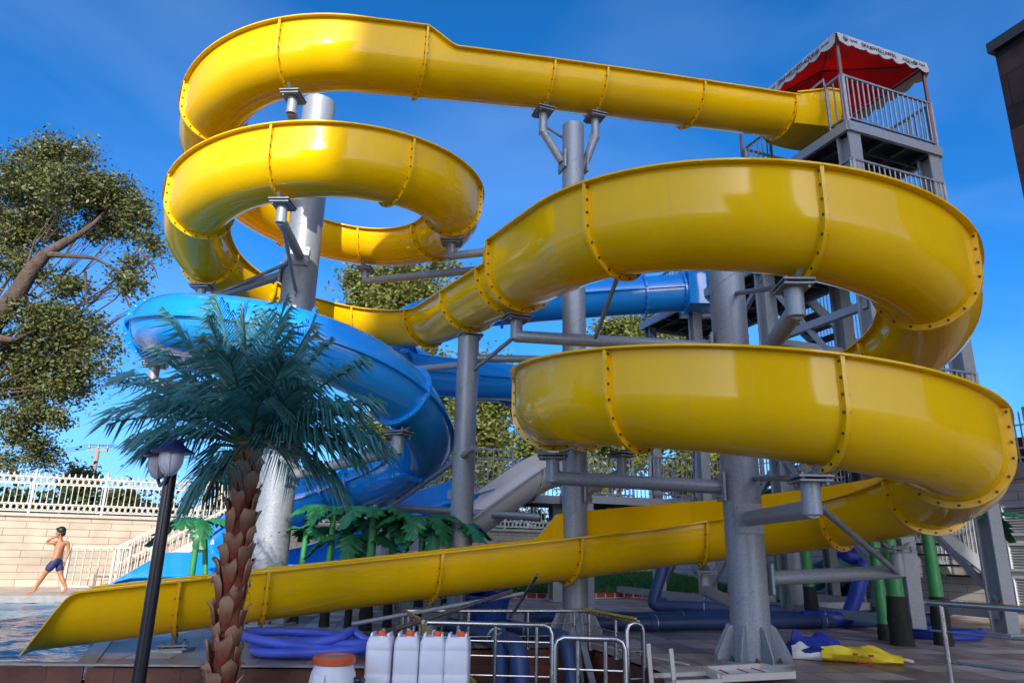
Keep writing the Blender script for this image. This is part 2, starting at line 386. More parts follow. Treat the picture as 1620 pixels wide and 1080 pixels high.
def ring(path, u, r, w=.075, th=.045, n=36):
    p, nn, up, t = path.frame(u); mb = MB(); bo = MB(); vs = []
    for d in (-th/2, th/2):
        for rr in (r*.985, r+w):
            for j in range(n):
                a = 2*math.pi*j/n; vs.append(p+t*d+(nn*math.cos(a)+up*math.sin(a))*rr)
    fs = []
    for j in range(n):
        j2 = (j+1) % n; A, B, C_, D = 0, n, 2*n, 3*n
        fs += [(A+j, A+j2, B+j2, B+j), (C_+j, D+j, D+j2, C_+j2), (B+j, B+j2, D+j2, D+j), (A+j, C_+j, C_+j2, A+j2)]
    mb.add(vs, fs)
    for j in range(20):
        a = 2*math.pi*j/20; c = p+(nn*math.cos(a)+up*math.sin(a))*(r+w*.55); bo.cyl(c-t*(th/2+.012), c+t*(th/2+.012), .014, 6)
    return mb, bo
def tangent_ccw(c1, r1, c2, r2): ...
c1 = Vector((-1.4, 17.1)); r1 = 1.5; c2 = Vector((-3.45, 11.2)); r2 = 2.08
dv = c2-c1; na = math.atan2(dv.y, dv.x)+math.acos((r1+r2)/dv.length)
sweep1 = (R(270)-(na % (2*math.pi))); sweep1 = sweep1 % (2*math.pi)
Lt = math.sqrt(dv.length**2-(r1+r2)**2)
a_in = na-math.pi                              # arrival angle on the helix
a_out = R(95)+2*math.pi; sw2 = (a_out-a_in) % (2*math.pi)
sw2 = sw2 if sw2 > R(200) else sw2+2*math.pi
B1, B2, B3, B4 = 5.4, r1*sweep1, Lt, r2*sw2
bsegs = [(B1, 0), (B2, -r1), (B3, 0), (B4, r2), (1.75*R(78), -1.75), (1.6, 0)]
bc = np.cumsum([0]+[q[0] for q in bsegs])
hs = bc[3]
ang = lambda deg: hs + r2*((R(deg)-a_in) % (2*math.pi))
s180 = ang(180); 
BK = [(0, 6.98), (2.7, 6.72), (B1, 6.38), (bc[1]+B2*.5, 5.55), (bc[2], 4.85), (bc[3], 4.52), (s180, 4.36), (ang(250), 3.96), (ang(290), 3.72), (ang(325), 3.36), (ang(359), 2.88), (ang(45), 2.42), (bc[4], 1.95), (bc[5], 1.0), (bc[6], .62)]
BP = Path((4.0, 15.6), math.pi, bsegs, BK)
broot = thing('tube_slide', (-3.6, 11.2, 0), 'closed bright blue tube winding below the yellow flume on the left', 'water slide')
BR = .44
bj = [.05, .95, 2.6, 4.3, bc[1]+1.5, bc[1]+4.0, bc[1]+6.5, bc[2]+.6, bc[2]+2.2, bc[3]-.5, ang(160), ang(205)+.02, ang(288), ang(332), ang(20), ang(70), bc[4]-.3, bc[5]-.6]
bcuts = [0]+bj+[bc[6]]
for a, b in zip(bcuts[:-1], bcuts[1:]):
    if b-a > .06: tube_section(BP, a, b, BR).build('tube_section', BLU, broot, angle=50)
for u in bj:
    f_, o_ = ring(BP, u, BR); f_.bolts(o_).build('joint_flange', BLU, broot, angle=40, mat2=BOLTB, split=f_.split)
# square starting box at the tower
p, n, up, t = BP.frame(0)
mb = MB(); mb.box(p-t*.42+Vector((0, 0, .06)), (.86, 1.12, 1.1)); mb.build('start_box', BLU, broot, bevel=.05)

# ---------------------------------------------------------------- blue open chute and pale grey slide
def open_chute(name, label, path, hw, hL, hR, cuts, m, mf, base):
    rt = thing(name, base, label, 'water slide')
    for a, b in zip(cuts[:-1], cuts[1:]): sweep_section(path, a+.001, b-.001, hw, hL, hR, .2).build('chute_section', m, rt, angle=40)
    for u in cuts[1:-1]:
        f_, o_ = u_flange(path, u, hw, hL(u), hR(u)); f_.bolts(o_).build('joint_flange', mf, rt, angle=40, mat2=BOLT, split=f_.split)
    return rt
dx, dy = -6.9-(-.6), 12.0-15.9; LL = math.hypot(dx, dy)
OP = Path((-.6, 15.9), math.atan2(dy, dx), [(LL, 0)], [(0, 1.85), (LL*.25, 1.15), (LL*.42, .42), (LL*.55, .14), (LL*.8, .08), (LL, .02)])
open_chute('open_slide', 'straight blue open chute ending at the pool behind the yellow run-out', OP, .5, lambda u: pl([(0, .52), (LL-.6, .52), (LL, .05)], u), lambda u: pl([(0, .88), (LL-1.3, .88), (LL, .05)], u), [0, 1.9, 3.8, 5.6, LL], BLU, BLU, (-6.9, 12.0, 0))
dx, dy = -2.75-1.35, 13.7-15.55; LG = math.hypot(dx, dy)
GP = Path((1.35, 15.55), math.atan2(dy, dx), [(LG, 0)], [(0, 2.5), (.5, 2.38), (1.5, 1.78), (3.2, .62), (LG-.4, .18), (LG, .12)])
open_chute('wide_slide', 'pale grey straight slide running down steeply from the rear walkway', GP, .60, lambda u: .62, lambda u: .82, [0, 1.0, 3.05, LG], GREYG, GREYG, (-2.75, 13.7, 0))

# ---------------------------------------------------------------- steel columns with their arms
def column(x, y, r, z1, label, foot=True, name='steel_column', z0=0.0):
    rt = thing(name, (x, y, z0), label, 'column', 'round steel columns carrying the slides')
    mb = MB(); n = 28; mb.tube([(x, y, z0), (x, y, z1)], r, n); mb.build('shaft', GALV, rt)
    w = MB(); k = int((z1-z0)*16); pts = []     # spiral weld seam
    for i in range(k):
        a = i*.42; pts.append((x+(r+.001)*math.cos(a), y+(r+.001)*math.sin(a), z0+.05+i*(z1-z0-.1)/k))
    w.tube(pts, .006, 5); w.build('weld_seam', GALV, rt)
    if foot:
        f = MB(); f.lathe((x, y, z0+.002), [(r+.22, 0), (r+.22, .03), (r, .03)], 24)
        f.build('base_plate', GALV, rt)
        for i in range(8):
            a = i*math.pi/4+.2+math.pi/8; q = MB(); c_ = Vector((x+(r+.13)*math.cos(a), y+(r+.13)*math.sin(a), z0+.03)); q.cyl(c_, c_+Vector((0, 0, .05)), .014, 8); q.cyl(c_, c_+Vector((0, 0, .022)), .026, 6); q.build('anchor_bolt', BOLT, rt, smooth=False)
        for i in range(8):
            a = i*math.pi/4+.2; d = Vector((math.cos(a), math.sin(a), 0)); b = Vector((x, y, z0+.032))
            g = MB(); g.plate([b+d*(r-.005), b+d*(r+.20), b+d*(r+.20)+Vector((0, 0, .05)), b+d*(r+.05)+Vector((0, 0, .34)), b+d*(r-.005)+Vector((0, 0, .34))], .016); g.build('foot_gusset', GALV, rt, smooth=False)
    return rt
def saddle(rt, path, u, hw, drop=.20, z_off=0):
    # cradle bracket under a joint with its round bolted plate
    p, n, up, t = path.frame(u); Z = Vector((0, 0, 1)); mb = MB()
    out = [p+n*(hw+.08)*math.cos(a)+Z*(hw-(hw+.08)*math.sin(a)) for a in np.linspace(R(66), R(114), 7)]
    flat = [p-n*.14-Z*.115, p+n*.14-Z*.115]
    mb.plate(out+flat, .045)
    mb.box(p-Z*.115, (.36, .29, .016), rz=math.atan2(t.y, t.x)+math.pi/2)
    mb.box(p-Z*.150, (.32, .27, .016), rz=math.atan2(t.y, t.x)+math.pi/2)
    for a in (-1, 1):
        for b in (-1, 1): mb.cyl(p+n*.13*a+t*.10*b-Z*.175, p+n*.13*a+t*.10*b-Z*.092, .014, 6)
    mb.build('saddle_bracket', GALVD, rt, smooth=False)
    return p-Z*.155
def arm(rt, cx, cy, cr, path, u, hw, zc, r=.075, brace=None, plate=True, drop=.22):
    top = saddle(rt, path, u, hw); low = top-Vector((0, 0, drop))
    d = Vector((low.x-cx, low.y-cy, 0)).normalized(); c = Vector((cx, cy, zc))+d*(cr+.02)
    mb = MB(); mb.tube([top+Vector((0, 0, .01)), low-Vector((0, 0, r*.6))], r, 16); mb.tube([low+(low-c).normalized()*r*.2, c], r, 16); mb.build('arm', GALV, rt)
    if plate:
        q = MB(); ang_ = math.atan2(d.y, d.x); q.box(Vector((cx, cy, zc))+d*(cr+.015), (.03, .30, .32), rz=ang_)
        for a in (-1, 1):
            for b in (-1, 1):
                s_ = Vector((-d.y, d.x, 0)); e = Vector((cx, cy, zc))+d*(cr+.03)+s_*.11*a+Vector((0, 0, .12*b)); q.cyl(e, e+d*.02, .016, 6)
        q.build('mounting_plate', GALV, rt, smooth=False)
    if brace is not None:
        q = MB(); a = low+Vector((0, 0, .05)); b = Vector((cx, cy, brace))+d*(cr); q.cyl(a, b, .03, 8)
        q.box(b, (.10, .02, .16), rz=math.atan2(d.y, d.x)); q.build('brace', GALV, rt)
    return low
colF = column(2.69, 8.35, .215, 5.2, 'thick grey column with a gusseted foot standing right of the yellow run-out')
for u, zc, br in ((35.2, 3.55, None), (49.35, 1.86, None), (52.75, 1.50, None), (39.25, 2.95, None), (56.9, .86, None), (59.5, .52, None), (42.9, 2.7, None)):
    arm(colF, 2.69, 8.35, .215, YP, u, HW, zc, .08 if u != 39.25 else .085)
bt = lambda u, dz=.12: YP.at(u)[0]-Vector((0, 0, dz))
q = MB(); q.cyl((.95, 7.75, 3.45), bt(37.55, .02), .025, 8)
for a, b in (((2.75, 8.2, 4.2), bt(39.25)), ((2.8, 8.2, 1.95), bt(52.75))):
    q.cyl(a, b, .03, 8)
lowb = YP.at(52.75)[0]; lowc = YP.at(56.9)[0]
q.cyl(lowb-Vector((0, 0, .3)), lowc-Vector((0, 0, .4)), .032, 10)
q.build('stay_rod', GALVD, colF)
colL = column(-3.6, 11.2, .285, 8.85, 'thickest pale column at the centre of the two upper yellow turns behind the palm')
for u, zc, br in ((9.75, 7.3, None), (22.9, 5.72, 5.1), (26.2, 5.5, None)):
    arm(colL, -3.6, 11.2, .285, YP, u, HW, zc, .075, brace=br)
a = YP.at(26.2)[0]; q = MB(); q.cyl(a-Vector((0, 0, .38)), (-3.75, 10.95, 5.6), .03, 8); q.build('stay_rod', GALVD, colL)
p, n, up, t = BP.frame(ang(332))
class _Sh:                                # the tube's bottom line, for its brackets
    def __init__(s, P, dz): s.P = P; s.dz = dz
    def frame(s, u):
        p, n, up, t = s.P.frame(u); return p-Vector((0, 0, s.dz)), n, up, t
BB = _Sh(BP, BR)
arm(colL, -3.6, 11.2, .285, BB, ang(332), BR, 2.15, .085)
arm(colL, -3.6, 11.2, .285, BB, ang(205), BR, 3.2, .075)
colM = column(.95, 10.4, .18, 7.95, 'tall column behind the run-out with a forked head under the straight yellow flume')
for u in (4.83, 5.79): arm(colM, .95, 10.4, .18, YP, u, HW, 7.25, .07, drop=.34)
for u, zc in ((19.5, 5.85), (16.4, 5.55), (47.2, 1.95)): arm(colM, .95, 10.4, .18, YP, u, HW, zc, .07)
q = MB(); q.cyl((1.05, 10.3, 6.9), (1.28, 10.55, 7.9), .025, 8); q.cyl((.8, 10.45, 8.0-.25), (.52, 10.3, 7.85), .022, 8); q.build('stay_rod', GALVD, colM)
cS = YP.at(33.35)[0]
colS = column(cS.x-.02, cS.y, .165, cS.z-.155, 'darker grey column directly under the low point of the yellow S bend')
saddle(colS, YP, 33.35, HW)
q = MB(); q.cyl((cS.x, cS.y, 3.95), (.95, 10.4, 3.9), .06, 12); q.cyl((cS.x, cS.y, 3.85), (-2.0, 11.6, 3.95), .055, 12); q.cyl((cS.x+.1, cS.y-.1, 3.75), bt(35.2, .36), .03, 8)
q.build('cross_tube', GALV, colS)
q = MB(); q.cyl((-.5, 10.1, 2.5), (-2.4, 13.9, 1.75), .045, 10); q.build('stay_rod', GALV, colS)
colB = column(-2.35, 13.9, .19, 2.75, 'short pale column under the blue tube behind the broad leaved plants')
q = MB(); q.cyl((-2.35, 13.9, 1.85), (.6, 14.4, 1.75), .075, 12); q.build('cross_tube', GALV, colB)
# short feet carrying the run-out
for u, lab in ((63.41, 'short grey post under the run-out behind the steel railing'), (66.21, 'low bracket foot under the run-out between lamp post and palm')):
    p = YP.at(u)[0]; rt = bpy.data.objects.new('support_foot', None); COL.objects.link(rt); rt.parent = yroot; rt.location = Vector((p.x, p.y, 0))-yroot.location
    saddle(rt, YP, u, HW); q = MB(); q.tube([(p.x, p.y, 0), (p.x, p.y, max(.08, p.z-.15))], .085, 14); q.build('post', GALV, rt)
    q = MB(); q.box((p.x, p.y, .014), (.34, .34, .024)); q.build('base_plate', GALV, rt, smooth=False)
# ---------------------------------------------------------------- ground, deck, pool
def flat(name, poly, z, m, kind='structure', thick=0):
    me = bpy.data.meshes.new(name); bm = bmesh.new()
    vs = [bm.verts.new((p[0], p[1], z)) for p in poly]; f = bm.faces.new(vs); f.normal_update()
    if f.normal.z < 0: f.normal_flip()
    if thick:
        r = bmesh.ops.extrude_face_region(bm, geom=[f]); 
        for v in [g for g in r['geom'] if isinstance(g, bmesh.types.BMVert)]: v.co.z = z-thick
        bmesh.ops.recalc_face_normals(bm, faces=bm.faces)
    bmesh.ops.triangulate(bm, faces=[q for q in bm.faces if len(q.verts) > 4])
    bm.to_mesh(me); bm.free(); me.materials.append(m)
    o = bpy.data.objects.new(name, me); COL.objects.link(o); o['kind'] = kind
    return o
EARTH = mat('pale dry ground', (.36, .30, .22), .95, col2=(.27, .23, .16), vscale=.08)
PAVE = brick_mat('deck tiles', (.17, .085, .060), (.44, .375, .32), (.10, .09, .085), .45, .45, .012, rough=.42, rz=R(8), bump=.25, offset=.0, noise_amt=.28)
PAVE2 = brick_mat('pool side tiles', (.42, .33, .25), (.50, .42, .33), (.30, .25, .2), .40, .20, .01, rough=.6, rz=R(22), bump=.2)  # smaller, paler and more even tiles than those of the main deck
RISER = brick_mat('brown riser tiles', (.10, .035, .022), (.15, .055, .035), (.05, .03, .025), .60, .18, .006, rough=.30, rz=R(5), vertical=True, noise_amt=.3)
RISER2 = brick_mat('brown side riser tiles', (.10, .035, .022), (.15, .055, .035), (.05, .03, .025), .60, .18, .006, rough=.30, rz=R(-75), vertical=True, noise_amt=.3)
NOSE = mat('deck edge strip', (.30, .29, .28), .4, metal=.3, var=.15, vscale=8)
STONE = brick_mat('pale wall cladding', (.36, .295, .215), (.43, .355, .265), (.19, .145, .105), .95, .175, .008, rough=.7, rz=math.atan2(.377, .926), vertical=True, bump=.35, noise_amt=.18)
COPE = mat('wall coping', (.40, .355, .29), .6, var=.1, vscale=3)
flat('terrain', [(-1500, -600), (1500, -600), (1500, 2200), (-1500, 2200)], -.62, EARTH)
flat('lower_pavement', [(-40, -9), (40, -9), (40, 10.5), (-40, 10.5)], -.46, brick_mat('lower paving', (.10, .09, .085), (.15, .14, .13), (.06, .06, .06), .4, .4, .01, rough=.6, noise_amt=.3))
deck_poly = [(-3.90, 7.235), (-1.25, 7.46), (-1.32, 8.75), (1.0, 9.32), (1.52, 7.55), (1.34, 6.3), (1.30, 1.0), (40, 1.0), (60, 60), (-6.9, 21.0), (-8.6, 16.45), (-6.4, 12.1), (-4.72, 9.2)]
flat('deck', deck_poly, 0.0, PAVE)
flat('pool_side', [(-8.6, 16.45), (-6.9, 21.0), (-13.2, 18.3), (-45, 5.4), (-45, 1.6)], 0.0, PAVE2)
# water
WAT = bpy.data.materials.new('pool water'); WAT.use_nodes = True
nt = WAT.node_tree; b = nt.nodes['Principled BSDF']; b.inputs['Roughness'].default_value = .03; b.inputs['IOR'].default_value = 1.33; b.inputs['Specular IOR Level'].default_value = .16
geo = nt.nodes.new('ShaderNodeNewGeometry'); n1 = nt.nodes.new('ShaderNodeTexNoise'); n1.inputs['Scale'].default_value = 3.2; n1.inputs['Detail'].default_value = 3; n1.inputs['Distortion'].default_value = 1.2
mp = nt.nodes.new('ShaderNodeMapping'); mp.inputs['Scale'].default_value = (.8, 1.6, 1); nt.links.new(geo.outputs['Position'], mp.inputs[0]); nt.links.new(mp.outputs[0], n1.inputs['Vector'])
n2 = nt.nodes.new('ShaderNodeTexNoise'); n2.inputs['Scale'].default_value = .7; n2.inputs['Detail'].default_value = 2; nt.links.new(geo.outputs['Position'], n2.inputs['Vector'])
rp = nt.nodes.new('ShaderNodeValToRGB'); rp.color_ramp.elements[0].color = (.002, .09, .22, 1); rp.color_ramp.elements[1].color = (.010, .24, .36, 1); rp.color_ramp.elements[0].position = .35; rp.color_ramp.elements[1].position = .7
nt.links.new(n2.outputs['Fac'], rp.inputs['Fac']); nt.links.new(rp.outputs[0], b.inputs['Base Color'])
bp = nt.nodes.new('ShaderNodeBump'); bp.inputs['Strength'].default_value = .6; bp.inputs['Distance'].default_value = .05; nt.links.new(n1.outputs['Fac'], bp.inputs['Height']); nt.links.new(bp.outputs[0], b.inputs['Normal'])
def inside(x, y, P):
    r = False; k = len(P); j = k-1
    for i in range(k):
        if (P[i][1] > y) != (P[j][1] > y) and x < (P[j][0]-P[i][0])*(y-P[i][1])/(P[j][1]-P[i][1])+P[i][0]: r = not r
        j = i
    return r
POOL = [(-3.84, 7.28), (-4.66, 9.2), (-6.35, 12.1), (-8.55, 16.5), (-26, 9.4), (-26, 5.4)]
gx = np.arange(-26, -3.7, .085); gyv = np.arange(5.2, 16.6, .085); wv = {}; mb = MB()
def wz(x, y):
    z = 0
    for kx, ky, a, ph in ((3.1, 1.4, .014, 0), (-2.0, 4.2, .012, 1.3), (6.4, -3.7, .008, 2.1), (1.2, 7.9, .007, .4), (9.1, 6.2, .0045, 3.3), (-11.0, 4.1, .004, 5.0)): z += a*math.sin(kx*x+ky*y+ph+1.1*math.sin(.7*x-.9*y+ph))
    return -.13+z+.010*noise.noise(Vector((x*3.1, y*3.1, 0)))
def wvert(i, j):
    if (i, j) not in wv: wv[(i, j)] = len(mb.v); mb.v.append((gx[i], gyv[j], wz(gx[i], gyv[j])))
    return wv[(i, j)]
for i in range(len(gx)-1):
    for j in range(len(gyv)-1):
        if inside(gx[i]+.04, gyv[j]+.04, POOL): mb.f.append((wvert(i, j), wvert(i+1, j), wvert(i+1, j+1), wvert(i, j+1)))
o = mb.build('pool_water', WAT, angle=180); o['kind'] = 'structure'
# risers of the deck edge and the pool's kerb strip
mb = MB(); mb.bar((-3.90, 7.23, -.24), (-1.26, 7.455, -.24), .012, .44); mb.bar((-1.255, 7.47, -.24), (-1.325, 8.74, -.24), .012, .44); mb.bar((-1.31, 8.745, -.24), (.99, 9.31, -.24), .012, .44)
o = mb.build('deck_riser', RISER, smooth=False); o['kind'] = 'structure'
mb = MB(); mb.bar((1.0, 9.31, -.24), (1.515, 7.55, -.24), .012, .44); mb.bar((1.514, 7.545, -.24), (1.335, 6.3, -.24), .012, .44); mb.bar((1.334, 6.3, -.24), (1.294, 1.0, -.24), .012, .44)
o = mb.build('deck_side_riser', RISER2, smooth=False); o['kind'] = 'structure'
mb = MB()
for a, c in (((-30, 5.0), (-3.92, 7.225)), ((-3.92, 7.215), (-1.26, 7.44))): mb.bar((*a, .010), (*c, .010), .10, .018)
for a, c in (((-3.94, 7.28), (-4.78, 9.2)), ((-4.78, 9.2), (-6.45, 12.1)), ((-6.45, 12.1), (-8.6, 16.4))): mb.bar((*a, .009), (*c, .009), .16, .014)
o = mb.build('pool_edging', NOSE, smooth=False); o['kind'] = 'structure'
mb = MB(); mb.bar((-30, 4.985, -.24), (-3.92, 7.215, -.24), .02, .46); o = mb.build('pool_front_wall', RISER, smooth=False); o['kind'] = 'structure'
mb = MB(); mb.bar((-45, 1.62, -.07), (-8.62, 16.42, -.07), .03, .14); o = mb.build('pool_side_edge', NOSE, smooth=False); o['kind'] = 'structure'

# ---------------------------------------------------------------- boundary wall with its ornamental fence
W0 = Vector((-12.4, 18.5, 0)); WD = Vector((.926, .377, 0)); WN = Vector((-.377, .926, 0))
wrt = thing('boundary_wall', W0, 'long pale stone clad wall behind the pool under the white fence', 'wall')
mb = MB(); mb.bar(W0-WD*26+WN*.15+Vector((0, 0, .5)), W0+WD*45+WN*.15+Vector((0, 0, .5)), .30, 2.4); mb.build('cladding', STONE, wrt, smooth=False)
mb = MB(); mb.bar(W0-WD*26+WN*.14+Vector((0, 0, 1.74)), W0+WD*45+WN*.14+Vector((0, 0, 1.74)), .42, .08); mb.build('coping', COPE, wrt, smooth=False)
def ornate_panel(w, base):
    mb = MB(); h0 = .05
    for z in (.06, .24, .74, .92): mb.bar(Vector((0, 0, z)), Vector((w, 0, z)), .035, .03)
    n = 12
    for i in range(n):
        x = w*(i+.5)/n; sp = w/n
        mb.lathe((x, 0, .24), [(.013, 0), (.022, .04), (.013, .09), (.011, .25), (.013, .40), (.022, .46), (.013, .5)], 6)
        for z in (.15, .83):
            a = [Vector((x+.058*math.cos(t), 0, z+.068*math.sin(t))) for t in np.linspace(0, 2*math.pi, 10, endpoint=False)]
            mb.tube(a, .013, 4, closed=True)
        for z in (.15, .83): mb.bar((x-sp/2, 0, z-.08), (x-sp/2, 0, z+.08), .022)
        mb.lathe((x, 0, .935), [(.03, 0), (.024, .05), (.001, .11)], 5)
    return mb
def ornate_post():
    mb = MB(); mb.bar((0, 0, 0), (0, 0, 1.02), .055); mb.lathe((0, 0, 1.02), [(.04, 0), (.03, .05), (.002, .12)], 6); return mb
frt = thing('ornamental_fence', W0+Vector((0, 0, 1.78)), 'white ornamental fence with pointed finials running along the top of the stone wall', 'fence')
fm = Matrix.Rotation(math.atan2(WD.y, WD.x), 4, 'Z')
PW = 1.64; pm = None; qm = None
for i in range(-8, 22):
    loc = WD*(i*PW+.2)+WN*.12
    if pm is None:
        pmb = ornate_panel(PW, 0); pmb.v = [tuple(Vector(v)+frt.location) for v in pmb.v]; o1 = pmb.build('fence_panel', WHITEP, frt)
        qmb = ornate_post(); qmb.v = [tuple(Vector(v)+frt.location) for v in qmb.v]; o2 = qmb.build('fence_post', WHITEP, frt); pm, qm = o1, o2
    else:
        o1 = pm.copy(); o2 = qm.copy(); COL.objects.link(o1); COL.objects.link(o2); o1.parent = frt; o2.parent = frt
    for o in (o1, o2): o.location = loc; o.rotation_euler = (0, 0, math.atan2(WD.y, WD.x))
# white stair and gate in front of the wall, at the far pool side
srt = thing('garden_stair', (-10.0, 19.0, 0), 'white railed stair climbing to the right along the stone wall', 'stair')
n = 11; s0 = W0+WD*2.45-WN*.12; mb = MB()
for i in range(n):
    a = s0+WD*(i*.27)
    mb.box(a-WN*.62+Vector((0, 0, .085+i*.163)), (.30, 1.1, .05), rz=math.atan2(WD.y, WD.x))
mb.build('treads', COPE, srt, smooth=False)
for off in (.08, 1.16):
    mb = MB(); a = s0-WN*off; e = a+WD*(n*.27)+Vector((0, 0, n*.163)); mb.bar(a+Vector((0, 0, .0)), e, .06, .20); mb.build('stringer', WHITEP, srt, smooth=False)
    mb = MB(); 
    for z in (.12, .55, .98): mb.bar(a+Vector((0, 0, z)), e+Vector((0, 0, z)), .035)
    for i in range(23):
        q = a.lerp(e, i/22); mb.bar(q, q+Vector((0, 0, .98)), .02 if i % 6 else .045)
    mb.build('stair_railing', WHITEP, srt, smooth=False)
grt = thing('low_railing', s0-WN*1.25, 'low white barred railing standing on the pool side before the stair', 'railing')
a = s0-WN*1.22-WD*.95; e = s0-WN*1.22+WD*.35
mb = MB()
for z in (.08, .98): mb.bar(a+Vector((0, 0, z)), e+Vector((0, 0, z)), .035)
for i in range(9):
    q = a.lerp(e, i/8); mb.bar(q+Vector((0, 0, .08)), q+Vector((0, 0, .98)), .022)
mb.build('bars', WHITEP, grt, smooth=False)
mb = MB(); 
pass
for q in (a, e): mb = MB(); mb.bar(q, q+Vector((0, 0, 1.03)), .05); mb.build('post', WHITEP, grt, smooth=False)
# grass bed with its red kerb before the wall
GR = mat('lawn', (.035, .12, .016), .9, var=.5, vscale=14, bump=.6, bscale=60)
K0 = Vector((-2.4, 16.95, 0)); KD = Vector((.91, .415, 0)).normalized(); KN = Vector((-KD.y, KD.x, 0))
mb = MB(); na_, nb_ = 120, 26
for i in range(na_+1):
    for j in range(nb_+1):
        q = K0+KD*(16.5*i/na_)+KN*(.08+4.4*j/nb_); mb.v.append((q.x, q.y, .11+.42*(j/nb_)**.7+.05*noise.noise(Vector((q.x*2.1, q.y*2.1, 0)))))
mb.f = [(i*(nb_+1)+j, (i+1)*(nb_+1)+j, (i+1)*(nb_+1)+j+1, i*(nb_+1)+j+1) for i in range(na_) for j in range(nb_)]
o = mb.build('lawn_bed', GR); o['kind'] = 'structure'
bl = np.random.default_rng(3); nbl = 26000; uu = bl.random(nbl)*16.4; vv = .1+4.2*bl.random(nbl)**1.6; hh = bl.uniform(.05, .12, nbl)
px_ = K0.x+KD.x*uu+KN.x*vv; py_ = K0.y+KD.y*uu+KN.y*vv; pz_ = .09+.42*(vv/4.4)**.7; aa = bl.random(nbl)*6.28; lx = bl.normal(size=nbl)*.03; ly = bl.normal(size=nbl)*.03
GV = np.stack([np.stack([px_-.012*np.cos(aa), py_-.012*np.sin(aa), pz_], 1), np.stack([px_+.012*np.cos(aa), py_+.012*np.sin(aa), pz_], 1), np.stack([px_+lx, py_+ly, pz_+hh], 1)], 1).reshape(-1, 3)
me = bpy.data.meshes.new('grass'); me.vertices.add(len(GV)); me.vertices.foreach_set('co', GV.astype(np.float32).ravel()); me.loops.add(len(GV)); me.loops.foreach_set('vertex_index', np.arange(len(GV), dtype=np.int32))
me.polygons.add(nbl); me.polygons.foreach_set('loop_start', np.arange(0, 3*nbl, 3, dtype=np.int32)); me.polygons.foreach_set('loop_total', np.full(nbl, 3, dtype=np.int32)); me.update(calc_edges=True)
me.materials.append(mat('grass blade', (.045, .16, .02), .6, island=.4, transl=.2)); o = bpy.data.objects.new('grass', me); COL.objects.link(o); tag(o, 'short green grass growing on the bed behind the red kerb', 'grass', None, 'stuff')
KERB = brick_mat('red kerb blocks', (.26, .025, .018), (.33, .05, .035), (.5, .45, .42), .28, .3, .02, rough=.6, rz=math.atan2(KD.y, KD.x), vertical=True)
mb = MB(); mb.bar(K0+Vector((0, 0, .06)), K0+KD*16+Vector((0, 0, .06)), .14, .12); o = mb.build('lawn_kerb', KERB, smooth=False); o['kind'] = 'structure'

# ---------------------------------------------------------------- terrace wall on the right and the hotel behind the camera
TW = brick_mat('grey wall cladding', (.36, .34, .32), (.44, .42, .40), (.22, .21, .2), .9, .16, .01, rough=.7, rz=math.atan2(-.934, .358), vertical=True, noise_amt=.15)
TD = Vector((-.358, .934, 0)); TN = Vector((.934, .358, 0)); T0 = Vector((9.95, 13.5, 0))
trt = thing('terrace_wall', T0, 'tall grey stone clad terrace wall with louvred doors on the right', 'wall')
mb = MB(); mb.bar(T0-TD*14+TN*.2+Vector((0, 0, 1.3)), T0+TD*12.9+TN*.2+Vector((0, 0, 1.3)), .4, 2.65); mb.build('cladding', TW, trt, smooth=False)
CONC = mat('terrace concrete', (.28, .24, .20), .8, var=.15, vscale=4)
mb = MB(); mb.bar(T0-TD*14+TN*.17+Vector((0, 0, 2.78)), T0+TD*12.9+TN*.17+Vector((0, 0, 2.78)), .5, .30); mb.build('coping', CONC, trt, smooth=False)
LOUV = mat('louvre metal', (.42, .44, .47), .45, metal=.3, var=.1)
for k, (c0, w_) in enumerate(((-.35, 1.1), (2.9, .9))):
    for z0, z1 in ((.28, .82), (.95, 1.42), (1.60, 2.12)):
        f = MB(); a = T0+TD*c0-TN*.03; e = T0+TD*(c0+w_)-TN*.03
        for z in (z0, z1): f.bar(a+Vector((0, 0, z)), e+Vector((0, 0, z)), .06, .05)
        for q in (a, e): f.bar(q+Vector((0, 0, z0)), q+Vector((0, 0, z1)), .05, .06)
        fo = f.build('louvre_frame', LOUV, trt, smooth=False)
        s = MB(); z = z0+.05
        while z < z1-.03:
            s.bar(a+Vector((0, 0, z))+TN*.01, e+Vector((0, 0, z))+TN*.01, .05, .012, up=(TN.x*.7, TN.y*.7, .7)); z += .05
        s.build('louvre_slats', LOUV, fo, smooth=False)
f2 = thing('terrace_fence', T0+Vector((0, 0, 2.93)), 'grey white pointed fence above the terrace wall on the right edge', 'fence')
mb = MB(); 
for z in (.10, .28, .72): mb.bar(T0-TD*6+Vector((0, 0, 2.93+z)), T0+TD*9+Vector((0, 0, 2.93+z)), .03)
for i in range(0, 125):
    q = T0+TD*(-6+i*.12)+Vector((0, 0, 2.93)); mb.bar(q, q+Vector((0, 0, .92)), .022); mb.lathe(q+Vector((0, 0, .92)), [(.025, 0), (.001, .09)], 4)
mb.build('pickets', WHITEP, f2, smooth=False)
mb = MB()
for i in range(0, 11):
    q = T0+TD*(-6+i*1.5)+Vector((0, 0, 2.93)); mb.bar(q, q+Vector((0, 0, 1.05)), .06)
mb.build('fence_posts', WHITEP, f2, smooth=False)
REDB = mat('red cloth', (.22, .012, .015), .8, var=.2)
mb = MB()
for i in range(16): mb.box(T0+TD*(-5+i*.8)+TN*.5+Vector((0, 0, 3.0+.2+rng.random()*.06)), (.5, .74, .5), rz=math.atan2(TD.y, TD.x)+R(90)+rng.uniform(-.1, .1))
own(mb, 'terrace_awning', REDB, T0+TN*.5+Vector((0, 0, 2.93)), 'dark red cloth screen behind the terrace fence on the right', 'screen', bevel=.03)

